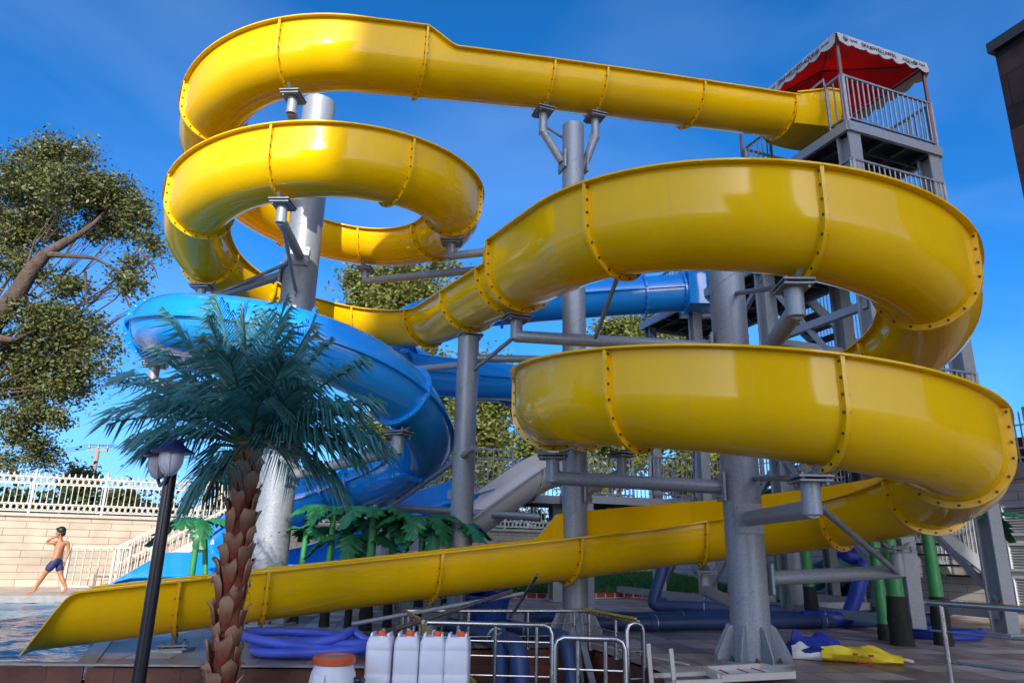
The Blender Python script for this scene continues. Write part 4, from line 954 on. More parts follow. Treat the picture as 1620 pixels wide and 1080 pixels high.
for i in range(260):
    t = g.random(); a = g.uniform(0, 6.28); c = pb.lerp(ptop, t); r0 = .104-.026*t; d = Vector((math.cos(a), math.sin(a), 0))
    p = c+d*r0; fib.tube([p, p+d*g.uniform(.02, .06)+Vector((g.uniform(-.03, .03), g.uniform(-.03, .03), g.uniform(-.02, .06))), p+d*g.uniform(.03, .09)+Vector((g.uniform(-.05, .05), g.uniform(-.05, .05), g.uniform(-.09, .06)))], [.003, .002, .001], 3)
fib.build('fibres', PTR, tko)
def frond(px, py, dy, droop, seed, L0=None):
    # from the crown to the tip; the ribs arch, leaflets comb out on both sides
    g = random.Random(seed); c0 = ptop+Vector((0, 0, .03)); tip = gy(px, py, 6.6+dy); L = (tip-c0).length
    mid = c0.lerp(tip, .52)+Vector((0, 0, droop*L)); n = 22
    pts = [c0*(1-t)**2+mid*2*t*(1-t)+tip*t*t for t in np.linspace(0, 1, n)]
    r = MB(); r.tube(pts, [.020*(1-.85*i/(n-1))+.002 for i in range(n)], 6); ro = r.build('frond', RACH, pm_)
    V = []; F = []
    m = 37; 
    for i in range(m):
        t = .16+.84*(i+.5)/m; f = t*(n-1); j = min(n-2, int(f)); p = pts[j].lerp(pts[j+1], f-j); tg = (pts[j+1]-pts[j]).normalized()
        sd = tg.cross(Vector((0, 0, 1))); sd = sd.normalized() if sd.length > .05 else Vector((1, 0, 0)); up = sd.cross(tg)
        ln = (.54*math.sin(math.pi*min(1, .18+t*.80))**.7+.05)*g.uniform(.78, 1.12)*min(1.1, .55+L*.35)
        for s_ in (-1, 1):
            d = (sd*s_*(.95-.45*t)+tg*(.42+.5*t)+up*g.uniform(-.05, .35)).normalized(); e1 = p+d*ln*.5+Vector((0, 0, .02)); e2 = p+d*ln+Vector((0, 0, -ln*g.uniform(.30, .58)))
            wv = (tg*.75+up*.45).normalized()*.0140
            b = len(V); V += [p-wv*.7, p+wv*.7, e1+wv, e1-wv, e2]; F += [(b, b+1, b+2, b+3), (b+3, b+2, b+4)]
    l = MB(); l.add(V, F); l.build('leaflets', FROND, ro, smooth=False)
FR = [(175, 670, .1, .22), (190, 605, .2, .16), (215, 700, -.3, .22), (250, 560, .3, .12), (262, 500, .1, .10), (300, 800, -.2, .30), (320, 790, .25, .28), (330, 505, -.3, .1), (345, 478, .4, .06), (385, 488, -.2, .05), (450, 478, .2, .02), (425, 500, .5, .03),
      (490, 520, -.3, .08), (520, 545, .3, .10), (575, 575, .1, .14), (592, 640, .3, .18), (612, 715, .1, .18), (595, 700, -.4, .2), (540, 780, .1, .3), (560, 730, -.3, .25), (470, 760, -.6, .3), (265, 640, -.6, .2), (360, 560, -.8, .14), (450, 570, -.8, .14), (300, 620, .6, .16), (510, 640, .6, .16), (240, 640, .4, .2), (350, 760, -.6, .3), (410, 640, -.9, .2), (560, 660, -.5, .2), (330, 540, -.6, .12), (480, 610, -.7, .16), (230, 720, .1, .26)]
for i, q in enumerate(FR): frond(*q, 40+i)

# ---------------------------------------------------------------- street lamp
BLK = mat('black lamp paint', (.012, .012, .016), .35, coat=.3); OPAL = mat('frosted lamp globe', (.62, .62, .66), .25, spec=.5, var=.05); NAVY = mat('navy lamp hat', (.012, .022, .10), .4)
lb = Vector((-3.0, 6.38, -.46)); lt = gy(262, 742, 6.38); lp = thing('garden_lamp', lb, 'slim black lamp post with two tulip shaped white globes under navy hats', 'lamp')
mb = MB(); mb.lathe(lb, [(.10, 0), (.10, .05), (.055, .09), (.052, lt.z-lb.z)], 16); mb.build('pole', BLK, lp)
for i, (px, py, dy) in enumerate(((253, 736, .13), (271, 730, -.10))):
    c = gy(px, py, 6.38+dy); mb = MB(); h = .125
    mb.lathe(c, [(.012, -.125), (.055, -.10), (.092, -.03), (.100, .035), (.092, .09)], 20); go = mb.build('globe', OPAL, lp)
    mb = MB()
    for j in range(5):
        a = j*2*math.pi/5; mb.tube([c+Vector((r*math.cos(a), r*math.sin(a), z)) for r, z in ((.016, -.125), (.058, -.10), (.095, -.03), (.103, .035), (.095, .09))], .004, 4)
    mb.build('globe_seam', OPAL, go)
    mb = MB(); mb.lathe(c, [(.175, .075), (.178, .088), (.10, .135), (.05, .19), (.018, .20), (.012, .24)], 20); mb.build('lamp_hat', NAVY, lp)
    mb = MB(); mb.tube([Vector((lt.x, lt.y, lt.z-.12)), c.lerp(lt, .5)-Vector((0, 0, .16)), c-Vector((0, 0, .12))], .016, 8); mb.build('bracket', BLK, lp)

# ---------------------------------------------------------------- broad leaved artificial plants
STEM = mat('green plant stem', (.035, .24, .07), .45, var=.2, vscale=4); STEMB = mat('dark stem foot', (.012, .012, .010), .85, var=.5, vscale=12, bump=.8, bscale=30); BLF = mat('broad leaf', (.026, .19, .075), .40, spec=.5, var=.3, vscale=7, bump=.4, bscale=9, dist=.03, island=.35, transl=.15)
def broad_leaf(root, d, L, W, droop, seed):
    g = random.Random(seed); d = Vector(d).normalized(); s_ = Vector((-d.y, d.x, 0)).normalized(); n = 21; V = []; F = []; tw = g.uniform(-.35, .35)
    qs = (-1, -.72, -.4, -.12, 0, .12, .4, .72, 1)
    for i in range(n):
        t = i/(n-1); ph = t*6.3; saw = ph-math.floor(ph)                    # pointed lobes along the edge
        env = math.sin(math.pi*min(1, t*.93+.06))**.62; w = W*env*(.50+.55*saw)*g.uniform(.95, 1.05)
        c = root+d*L*t*(1-.34*droop*t)+Vector((0, 0, L*(.30*t-(.32+droop)*t*t)))
        for q in qs:
            fold = abs(q)**1.3*w*.55; rip = .010*math.sin(t*26)*abs(q)+(.012 if abs(q) == .12 else 0)
            V.append(c+s_*w*q+Vector((0, 0, -fold+rip+tw*w*q*.5))+d*(abs(q)*.20*L*saw*.55-abs(q)*.03*L))
    k = len(qs)
    for i in range(n-1):
        for q in range(k-1): a = i*k+q; F.append((a, a+1, a+k+1, a+k))
    mb = MB(); mb.add(V, F); mb.add([v-Vector((0, 0, .005)) for v in V], [f[::-1] for f in F]); return mb
def plant(x, y, h, r, foot, nl, label, seed, group, z0=0.0, tilt=0.0, size=1.0):
    g = random.Random(seed); b = Vector((x, y, z0)); t = Vector((x+tilt, y, h)); rt = thing('broadleaf_plant', b, label, 'plant', group)
    mb = MB(); mb.tube([b+(t-b)*k for k in (0, .3, .6, 1)], [r*1.1, r*1.05, r*.95, r*.8], 12); mb.build('stem', STEM, rt)
    if foot: mb = MB(); mb.tube([b+(t-b)*k for k in np.linspace(0, foot/(h-z0), 5)], [r*1.5, r*1.3, r*1.42, r*1.25, r*1.18], 12); mb.build('stem_foot', STEMB, rt)
    a0 = g.uniform(0, 6.28)
    nl = nl+2 if nl else 0
    for i in range(nl):
        a = a0+i*2*math.pi/max(1, nl)+g.uniform(-.3, .3); d = Vector((math.cos(a), math.sin(a), 0)); st = t+Vector((0, 0, .10))+d*.08
        lf = broad_leaf(st+d*.06, d, g.uniform(.45, .80)*size, g.uniform(.16, .25)*size, g.uniform(.15, .80), seed*10+i); lo = lf.build('leaf', BLF, rt, angle=60)
        q = MB(); q.tube([t-Vector((0, 0, .04)), t+d*.05+Vector((0, 0, .08)), st+d*.08], [.022, .016, .010], 6); q.build('leaf_stalk', STEM, lo)
GL = 'artificial broad leaved plants behind the run-out'
LP = [(528, 11.0, 812, .055, 5, 'broad leaved plant nearest the pale thick column', 0), (478, 11.3, 845, .05, 2, 'short cut green stem close beside the pale thick column', .06), (590, 10.6, 815, .07, 6, 'large broad leaved plant with the thickest stem in the left clump', 0.02),
      (622, 11.1, 835, .05, 4, 'broad leaved plant with a pointed stem behind the thick stemmed one', 0), (668, 10.5, 828, .055, 6, 'tall broad leaved plant beside the foot of the grey slide', 0.02), (708, 10.9, 838, .05, 5, 'rightmost broad leaved plant of the left clump under the grey slide', .03), (560, 10.9, 858, .04, 2, 'low spiky green stem in the middle of the left clump', .02)]
for i, (px, y, ty, r, nl, lab, ti) in enumerate(LP):
    t = gy(px, ty, y); plant(t.x, y, t.z, r, .42, nl, lab, 100+i, GL, tilt=ti)
t = gy(325, 832, 11.6); plant(t.x-.12, 11.6, t.z, .05, .3, 4, 'broad leaved plant with twin stems left of the palm trunk', 120, GL, tilt=.02)
mb = MB(); b0 = Vector((t.x+.22, 11.55, 0)); mb.tube([b0, b0.lerp(Vector((t.x, 11.58, t.z)), .98)], [.05, .035], 10); mb.build('stem', STEM, [o for o in bpy.data.objects if o.get('label', '').startswith('broad leaved plant with twin')][0])
GR_ = 'green plant stems under the right turn'
RP = [(1238, 965, 13.6, .07, 2, 'slim green stem with a hanging leaf just right of the front column'), (1287, 988, 12.6, .085, 0, 'green stem with a thick black foot in front of the bundle'), (1402, 1012, 10.75, .075, 1, 'slim bright green stem left of the thickest one'), (1428, 1020, 10.3, .105, 0, 'thickest green stem with a tall black foot under the right turn'),
      (1494, 1020, 10.25, .085, 0, 'green stem with a black foot standing at the railing end'), (1592, 1000, 11.6, .075, 3, 'green plant with a drooping dark leaf at the far right leg')]
for i, (px, py, y, r, nl, lab) in enumerate(RP):
    b = gz(px, py); topz = 2.0 if i != 5 else 1.75
    plant(b.x, b.y, topz, r, .62 if i not in (0, 2, 5) else .22, nl, lab, 140+i, GR_, tilt=-.08 if i == 5 else -.03, size=.8)
# ---------------------------------------------------------------- things on the deck
HOSE = mat('blue corrugated hose', (.075, .13, .62), .35, var=.08, vscale=4)
hp_ = Vector((-2.0, 8.15, 0)); mb = MB(); g = random.Random(4); pts = []
for i in range(120):
    a = i*.21; lay = i/150; rx = .60+.16*math.sin(a*.37+1)+.09*math.sin(a*1.7); ry = .32+.12*math.sin(a*.53)
    pts.append(hp_+Vector((rx*math.cos(a)+.05*math.sin(a*.23), ry*math.sin(a), .06+.26*lay*(.55+.45*math.sin(a*.5+.8))+.03*math.sin(a*1.3))))
pts += [hp_+Vector((.72, -.12, .05)), hp_+Vector((1.0, -.1, .05)), hp_+Vector((1.15, .1, .05))]
k = []
for i in range(len(pts)-1):
    for q in range(3): k.append(pts[i].lerp(pts[i+1], q/3))
rr = [.048*(1+.05*(1 if j % 2 else -1)) for j in range(len(k))]
mb.tube(k, rr, 10); own(mb, 'pool_hose', HOSE, hp_, 'thick violet blue ribbed hose coiled in a heap on the deck', 'hose', angle=70)
JW = mat('white jerrycan plastic', (.74, .74, .78), .35, var=.05, vscale=6, spec=.4); JO = mat('orange cap', (.75, .10, .012), .4)
def rrect(w, d, r, z, c, n=4):
    out = []
    for sx, sy, a0 in ((1, 1, 0), (-1, 1, 90), (-1, -1, 180), (1, -1, 270)):
        for i in range(n+1):
            a = R(a0+90*i/n); out.append(Vector((c[0]+sx*(w/2-r)+r*math.cos(a), c[1]+sy*(d/2-r)+r*math.sin(a), c[2]+z)))
    return out
def loft(rings):
    n = len(rings[0]); mb = MB(); mb.add([v for r in rings for v in r], [(i*n+j, i*n+(j+1) % n, (i+1)*n+(j+1) % n, (i+1)*n+j) for i in range(len(rings)-1) for j in range(n)]); mb.f += [tuple(range(n))[::-1], tuple((len(rings)-1)*n+j for j in range(n))]; return mb
def jerrycan(c, label, rz=0.0, cap_x=.03):
    rt = thing('jerrycan', c, label, 'jerrycan', 'white jerrycans with orange caps'); w, d, h = .212, .26, .425
    b = loft([rrect(w*k, d*k, .035*k, z, c) for z, k in ((0, .90), (.012, .97), (.05, 1), (.10, 1), (.108, .975), (.118, 1), (.285, 1), (.293, .975), (.303, 1), (.345, .985), (.385, .87), (.398, .80))]); b.build('body', JW, rt, angle=45)
    q = MB(); q.lathe(Vector(c)+Vector((cap_x, -.065, .39)), [(.034, 0), (.034, .012), (.03, .02)], 14); q.build('neck', JW, rt)
    q = MB(); q.lathe(Vector(c)+Vector((cap_x, -.065, .405)), [(.036, 0), (.037, .03), (.032, .038), (.012, .04)], 16); q.build('cap', JO, rt)
    q = MB(); e = Vector(c)+Vector((0, 0, .39)); q.tube([e+Vector((0, -.02, 0)), e+Vector((0, -.01, .035)), e+Vector((0, .06, .04)), e+Vector((0, .10, .01))], .016, 8); q.build('handle', JW, rt)
    for sx in (-1, 1): q = MB(); q.plate([e+Vector((sx*.075, -.09, -.02)), e+Vector((sx*.075, .09, -.02)), e+Vector((sx*.07, .08, .035)), e+Vector((sx*.07, -.07, .035))], .02); q.build('shoulder', JW, rt, bevel=.006)
    rt.rotation_euler = (0, 0, rz); return rt
xs = (-1.075, -.850, -.632, -.418); topl = ('leftmost white jerrycan of the top row beside the barrel', 'second white jerrycan from the barrel in the top row', 'third white jerrycan from the barrel in the top row', 'rightmost white jerrycan of the top row next to the railing')
lowl = ('white jerrycan under the leftmost of the top row', 'white jerrycan under the second of the top row', 'white jerrycan under the third of the top row', 'white jerrycan under the rightmost of the top row')
for i, x in enumerate(xs):
    jerrycan((x, 6.62+.02*i, -.45), lowl[i], rng.uniform(-.06, .06)); jerrycan((x+.004, 6.60+.02*i, -.018), topl[i], (-.05, .04, .03, -.04)[i], (.015, .02, .035, .03)[i])
jerrycan((-.185, 6.66, -.45), 'single low white jerrycan at the right end of the stack', .12, .02)
# barrel
BW = mat('white barrel plastic', (.70, .70, .72), .4, var=.05, vscale=5); BOR = mat('orange barrel lid', (.55, .085, .015), .45, var=.15, vscale=8)
bc_ = Vector((-1.40, 6.32, -.46)); rt = thing('barrel', bc_, 'white plastic barrel with an orange ring lid and a black side handle', 'barrel')
mb = MB(); mb.lathe(bc_, [(.16, 0), (.185, .03), (.19, .30), (.19, .50), (.178, .58), (.150, .645), (.150, .67)], 28); mb.build('body', BW, rt)
mb = MB(); mb.lathe(bc_, [(.160, .648), (.172, .655), (.172, .695), (.160, .712), (.140, .712), (.135, .700)], 28); mb.build('lid_ring', BOR, rt)
mb = MB(); mb.lathe(bc_+Vector((0, 0, .685)), [(.137, 0), (.134, .016), (.02, .020)], 24); mb.build('lid', mat('grey brown lid', (.30, .22, .18), .5), rt)
mb = MB(); a = R(-62); e = bc_+Vector((.19*math.cos(a), .19*math.sin(a), .56)); mb.plate([e+Vector((-.20, -.012, -.05)), e+Vector((-.11, -.03, -.05)), e+Vector((-.11, -.025, .03)), e+Vector((-.20, -.005, .03))], .015); mb.build('grip_recess', BW, rt, bevel=.005)
mb = MB(); e = bc_+Vector((.185, -.02, .53)); mb.cyl(e, e+Vector((.05, -.01, 0)), .024, 10); mb.cyl(e+Vector((.05, -.01, 0)), e+Vector((.075, -.05, .01)), .02, 8); mb.box(e+Vector((0, 0, -.02)), (.02, .05, .09)); mb.build('side_handle', BLK, rt)

# steel railings round the pit
def steel_rail(name, label, base, P, Q, z0, z1, mids, posts, loop=(False, False), r=.024):
    rt = thing(name, base, label, 'railing', 'stainless steel railings round the pump pit'); P = Vector(P); Q = Vector(Q); Z = Vector((0, 0, 1)); mb = MB(); d = (Q-P).normalized()
    pts = ([P+Z*z0] if loop[0] else [])+([P+Z*(z1-.07), P+Z*(z1-.02)+d*.02, P+Z*z1+d*.07] if loop[0] else [P+Z*z1])
    pts += ([Q+Z*z1-d*.07, Q+Z*(z1-.02)-d*.02, Q+Z*(z1-.07), Q+Z*z0] if loop[1] else [Q+Z*z1]); mb.tube(pts, r, 12); mb.build('top_rail', STAIN, rt)
    for m in mids: q = MB(); q.cyl(P+Z*m, Q+Z*m, .009, 8); q.build('mid_rail', STAIN, rt)
    for t in posts: q = MB(); c = P.lerp(Q, t); q.cyl(c+Z*z0, c+Z*(z1-.01), .019, 12); q.lathe(c+Z*(z0), [(.045, 0), (.045, .012), (.02, .02)], 12); q.build('post', STAIN, rt)
    return rt
steel_rail('pit_railing', 'long front steel railing beside the jerrycans', (-.2, 7.3, -.46), (-.76, 7.34, 0), (.44, 7.30, 0), -.46, .42, (-.24, -.03, .14, .27), (.25, .55, .88), (False, True))
steel_rail('pit_railing', 'short steel gate like railing nearest the viewer with two looped ends', (.7, 6.4, -.46), (.42, 6.42, 0), (.99, 6.36, 0), -.46, .41, (-.22, -.02, .17), (.32, .72), (True, True))
steel_rail('pit_railing', 'narrow steel loop standing at the right corner of the pit', (1.3, 7.75, -.46), (1.23, 7.72, 0), (1.40, 7.78, 0), -.46, .42, (-.1, .15), (), (True, True))
steel_rail('pit_railing', 'rear steel railing along the far edge of the pit', (-.1, 8.85, 0), (-1.17, 8.62, 0), (.93, 9.20, 0), 0.0, .42, (.14, .28), (.0, .35, .68, .95))
steel_rail('pit_railing', 'slanting side steel railing at the right edge of the pit', (1.2, 8.4, 0), (.95, 9.18, 0), (1.36, 7.82, 0), 0.0, .42, (.13, .27), (.1, .62))
steel_rail('pit_railing', 'short left steel railing joining front and rear rails behind the jerrycans', (-1, 8, -.46), (-.80, 7.40, 0), (-1.15, 8.56, 0), -.46, .42, (-.03, .14, .27), (.15, .45, .75))
rt = steel_rail('deck_railing', 'steel railing with three thin rails at the lower right corner', (3.5, 5.8, 0), (3.40, 6.08, 0), (4.35, 4.55, 0), 0.0, .77, (.15, .34, .56), (.06, .42, .8))
rt['group'] = 'stainless steel railings round the pump pit'
# loose steel poles leaning on the rails
for i, (a, b, r, lab) in enumerate((((-1.62, 8.0, .33), (.2, 8.95, .62), .022, 'loose steel pole lying over the rails with its end towards the slide foot'), ((-1.05, 7.2, .37), (.05, 8.45, .66), .024, 'loose steel pole with an open round end lying over the front rail'), ((.05, 8.95, .35), (.32, 7.9, .86), .02, 'steel pole sticking up obliquely behind the rear railing'))):
    mb = MB(); mb.cyl(a, b, r, 12); own(mb, 'steel_pole', STAIN if i else GALV, b if i < 2 else a, lab, 'pole', 'loose poles on the pit railing')
YW = mat('yellow wood', (.42, .30, .03), .7, var=.2)
mb = MB(); mb.bar((-1.0, 8.62, .30), (-.3, 7.9, -.2), .035); own(mb, 'yellow_batten', YW, (-.3, 7.9, -.2), 'thin yellow batten leaning inside the pit behind the jerrycans', 'batten')
mb = MB(); mb.bar((.92, 9.08, .455), (1.34, 7.86, .455), .035, .02); own(mb, 'yellow_batten', YW, (.92, 9.08, .455), 'thin yellow batten lying on the slanting side rail', 'batten')
# blue pipes
PIPE = mat('blue grey pipe', (.022, .052, .15), .45, var=.2, vscale=3); PIPEB = mat('bright blue pipe', (.010, .035, .30), .45, var=.15, vscale=3)
def pipe(pts, r, label, m=PIPE, cuff=()):
    rt = thing('water_pipe', pts[0], label, 'pipe', 'blue water pipes on the deck'); mb = MB(); mb.tube(pts, r, 16); mb.build('run', m, rt)
    for t in cuff:
        i = int(t); a = Vector(pts[i]).lerp(Vector(pts[min(i+1, len(pts)-1)]), t-i); d = (Vector(pts[min(i+1, len(pts)-1)])-Vector(pts[i])).normalized(); q = MB(); q.cyl(a-d*.05, a+d*.05, r*1.13, 16); q.build('collar', m, rt)
        q = MB(); q.cyl(a+d*.05, a+d*.062, r*1.15, 16); q.build('clamp', BOLTB, rt)
    return rt
def curve(pts, n=5):
    pts = [Vector(p) for p in pts]; out = [pts[0]]
    for i in range(1, len(pts)-1):
        a = pts[i]+(pts[i-1]-pts[i]).normalized()*.14; b = pts[i]+(pts[i+1]-pts[i]).normalized()*.14
        out += [a*(1-t)**2+pts[i]*2*t*(1-t)+b*t*t for t in np.linspace(0, 1, n)]
    return out+[pts[-1]]
pipe(curve([(-.1, 9.75, .12), (-.05, 8.7, .10), (-.05, 8.3, -.46)]), .10, 'blue grey pipe bending down into the pit beside the jerrycans', cuff=(1.5,))
pipe(curve([(-1.0, 11.0, .10), (.13, 8.45, .12), (.20, 8.2, -.46)]), .10, 'middle blue grey pipe bending down into the pit behind the front railing', cuff=(.8,))
pipe(curve([(-.1, 10.3, .14), (.72, 8.95, .12), (.78, 8.65, -.46)]), .095, 'right blue grey pipe bending down into the pit before the grey column', cuff=(.5,))
pipe([(.35, 10.95, .11), (2.0, 11.3, .11), (5.45, 12.45, .11), (7.4, 13.2, .11)], .105, 'long blue pipe lying on the deck behind the front column', cuff=(.4, 1.05, 1.9))
pipe([(.3, 11.4, .12), (5.2, 12.85, .12)], .105, 'long blue pipe lying behind the other one', cuff=(.5,))
pipe(curve([(4.9, 12.5, .14), (5.6, 12.4, .14), (6.35, 12.9, 1.25), (6.35, 12.9, 2.4)]), .12, 'bright blue pipe rising at a slant and then upright under the right turn', PIPEB, cuff=(.5,))
pipe(curve([(5.0, 13.6, .16), (2.75, 14.3, .16), (3.35, 14.7, 1.6)]), .11, 'blue pipe with an elbow rising behind the run-out', PIPE, cuff=(.6,))
mb = MB(); mb.bar((.85, 8.7, -.46), (.82, 9.22, .25), .10, .05); mb.bar((1.0, 8.3, -.46), (.86, 9.24, .32), .07, .03); own(mb, 'grey_plank', GALVD, (.85, 8.7, -.46), 'grey planks leaning in the pit against the rear railing', 'plank', smooth=False)
# blue tub with a hose ring
TB = mat('blue tub plastic', (.012, .07, .36), .4, var=.1); tb = gz(772, 1002); tb = Vector((tb.x, tb.y, 0)); rt = thing('tub', tb, 'blue plastic tub standing behind the pit railing', 'tub')
mb = MB(); mb.lathe(tb, [(.21, 0), (.29, .46), (.32, .46), (.32, .50), (.285, .50), (.27, .44), (.19, .03)], 20, cap=False); mb.lathe(tb+Vector((0, 0, .02)), [(.2, 0), (.2, .02)], 20); mb.build('body', TB, rt)
mb = MB()
for i in range(3):
    c = tb+Vector((.02*i, 0, .56+.06*i)); mb.tube([c+Vector(((.30-.04*i)*math.cos(a), (.24-.02*i)*math.sin(a), .05*math.sin(a*2+i))) for a in np.linspace(0, 2*math.pi, 26, endpoint=False)], .032, 8, closed=True)
own(mb, 'hose_ring', mat('royal blue hose', (.015, .04, .42), .35), tb+Vector((0, 0, .5)), 'royal blue hose rings resting on the blue tub', 'hose')
# folded parasol on the deck
PY = mat('yellow parasol cloth', (.72, .56, .02), .7, var=.12, vscale=5, bump=.4, bscale=10, dist=.02); PB = mat('blue parasol cloth', (.012, .035, .33), .7, var=.2, vscale=5, bump=.4, bscale=10, dist=.02); PWH = mat('white parasol cloth', (.68, .68, .66), .7, var=.08, bump=.4, bscale=10, dist=.02); PR = mat('red print', (.5, .02, .02), .7)
p0 = gz(1240, 1040); p1 = gz(1432, 1050); p0 = Vector((p0.x, p0.y+.05, 0)); p1 = Vector((p1.x, p1.y, 0)); pd = (p1-p0).normalized(); pn = Vector((-pd.y, pd.x, 0)); Lp = (p1-p0).length
rt = thing('folded_parasol', p0, 'folded blue white and yellow parasol lying on the deck beside the front column', 'parasol')
def cloth(t0, t1, wf, hf, off, n=16, m=12, seed=1):
    g = random.Random(seed); V = []; mb = MB()
    for i in range(n):
        t = t0+(t1-t0)*i/(n-1); c = p0+pd*Lp*t
        for j in range(m):
            a = 2*math.pi*j/m; cr_ = 1+.22*math.sin(j*2.6+i*.35+seed)+.08*math.sin(i*1.1+j); z = hf(t)*(.5+.5*math.sin(a))*cr_; V.append(c+pn*(off+wf(t)*math.cos(a)*cr_)+Vector((0, 0, max(.004, z))))
    mb.add(V, [(i*m+j, i*m+(j+1) % m, (i+1)*m+(j+1) % m, (i+1)*m+j) for i in range(n-1) for j in range(m)]); mb.f += [tuple(range(m))[::-1], tuple((n-1)*m+j for j in range(m))]; return mb
cloth(-.02, .50, lambda t: .10+.14*math.sin(math.pi*min(1, t/.5)), lambda t: .09+.15*math.sin(math.pi*min(1, t/.6)), .05, seed=2).build('blue_panel', PB, rt, angle=60)
cloth(.08, .34, lambda t: .045, lambda t: .12+.03*math.sin(t*9), -.13, seed=5).build('white_panel', PWH, rt, angle=60)
cloth(.32, .97, lambda t: .16-.11*max(0, (t-.7)/.3)+.0*t, lambda t: .15-.07*max(0, (t-.7)/.3), -.08, seed=3).build('yellow_panel', PY, rt, angle=60)
mb = MB(); a = p0+pd*Lp*.14; mb.plate([a+Vector((-.1, 0, .1)), a+Vector((.16, 0, .12)), a+Vector((.02, .03, .30)), a+Vector((-.03, .03, .30))], .03); mb.build('tip_flap', PB, rt)
mb = MB(); mb.cyl(p0+pd*Lp*.93+Vector((0, 0, .06)), p0+pd*Lp*1.07+Vector((0, 0, .03)), .018, 10); mb.build('pole', WHITEP, rt)
mb = MB(); a = p0+pd*Lp*.62-pn*.215+Vector((0, 0, .05)); 
for k, (dx, z) in enumerate(((0, .10), (.04, .085), (.08, .095), (.02, .03), (.07, .02))): e = p0+pd*(Lp*.58+dx*2)-pn*.248+Vector((0, 0, z)); mb.box(e, (.05, .02, .022), rz=math.atan2(pd.y, pd.x)+.4*math.sin(k))
mb.build('red_print', PR, rt, smooth=False)
# white rack lying at the deck edge
rt = thing('white_rack', gz(1150, 1066), 'white metal frame with a striped panel lying flat before the front column', 'rack')
c4 = [gz(*q, .04) for q in ((1114, 1062), (1204, 1057), (1256, 1070), (1140, 1076))]; mb = MB(); mb.plate(c4, .02); mb.build('panel', PWH, rt, smooth=False)
mb = MB()
for i in range(4): mb.bar(c4[i]+Vector((0, 0, .02)), c4[(i+1) % 4]+Vector((0, 0, .02)), .05, .06)
for a, b in (((1034, 1068), (1116, 1064)), ((1068, 1079), (1142, 1076))): mb.bar(gz(*a, .05), gz(*b, .05), .035)
mb.build('frame', WHITEP, rt, smooth=False)
for px in (1031, 1067): mb = MB(); q = gz(px, 1084, 0); mb.bar((q.x, q.y, 0), (q.x-.02, q.y, .30 if px > 1040 else .34), .035); mb.build('upright', WHITEP, rt, smooth=False)
mb = MB()
for t in (.25, .55, .8): mb.bar(c4[0].lerp(c4[1], t)+Vector((0, 0, .014)), c4[3].lerp(c4[2], t)+Vector((0, 0, .014)), .012, .008)
mb.build('red_stripes', PR, rt, smooth=False)
mb = MB(); mb.cyl(gz(935, 1017, .03), gz(1090, 1051, .03), .010, 8); own(mb, 'thin_rod', WHITEP, gz(935, 1017, .03), 'thin white rod lying on the deck right of the pit', 'rod')
# bundled floats and dark hoses under the right turn
TQ = mat('turquoise float', (.015, .13, .15), .55, var=.3, vscale=3, bump=.5, bscale=6, dist=.05); FB = mat('blue float', (.012, .03, .35), .5, var=.2, vscale=3, bump=.5, bscale=6, dist=.05); FD = mat('dark float', (.012, .014, .025), .6, var=.3)
def lump(c, r, seed, rot=0.0):
    mb = MB(); mb.ell((0, 0, 0), (1, 1, 1), 22, 14); out = []
    for v in mb.v:
        v = Vector(v); k = 1+.20*noise.noise(v*1.6+Vector((seed, 0, 0)))+.10*noise.noise(v*4+Vector((0, seed, 0))); q = Matrix.Rotation(rot, 3, 'Z')@Vector((v.x*r[0]*k, v.y*r[1]*k, v.z*r[2]*k)); q += Vector(c); q.z = max(q.z, .01); out.append(q)
    mb.v = [tuple(v) for v in out]; return mb
fb = gz(1330, 960); F0 = Vector((fb.x, fb.y, 0))
for i, (dx, dy, z, r, m, lab) in enumerate(((-.75, -.2, .62, (.42, .3, .26), TQ, 'turquoise rolled float at the left of the heap under the right turn'), (.05, 0, .75, (.62, .45, .42), TQ, 'large crumpled turquoise float on top of the heap'), (.3, -.15, 1.15, (.4, .3, .22), FB, 'bright blue cover folded over the heap of floats'), (.9, .1, .95, (.42, .34, .30), FB, 'blue rolled float at the right of the heap'), (.35, -.25, .34, (.65, .42, .34), FD, 'dark folded cover at the bottom of the heap'))):
    mb = lump(F0+Vector((dx, dy, z)), r, i*3.1, .3*i); own(mb, 'pool_float', m, F0+Vector((dx, dy, max(0, z-r[2]))), lab, 'pool float', 'pool floats heaped under the right turn', angle=80)
mb = MB(); mb.box(F0+Vector((0, .2, .16)), (2.2, .8, .3), rz=.35); own(mb, 'float_crate', GALVD, F0+Vector((0, .2, 0)), 'low grey steel crate carrying the heap of floats', 'crate', bevel=.02)
hs_ = gz(1390, 985)
for i, (q, n, lab) in enumerate(((gz(1385, 985), 3, 'dark hose coil lying left of the thickest green stem'), (gz(1490, 1012), 3, 'dark blue hose coil round the green stem at the railing end'))):
    mb = MB(); mb.tube([Vector((q.x+(.55+.05*math.sin(a*.7))*math.cos(a), q.y+(.42+.04*math.cos(a*.9))*math.sin(a), .035+.012*a/2)) for a in np.linspace(0, 2*math.pi*n, 26*n)], .03, 8); own(mb, 'hose_coil', FD if i == 0 else PIPEB, (q.x, q.y, 0), lab, 'hose')

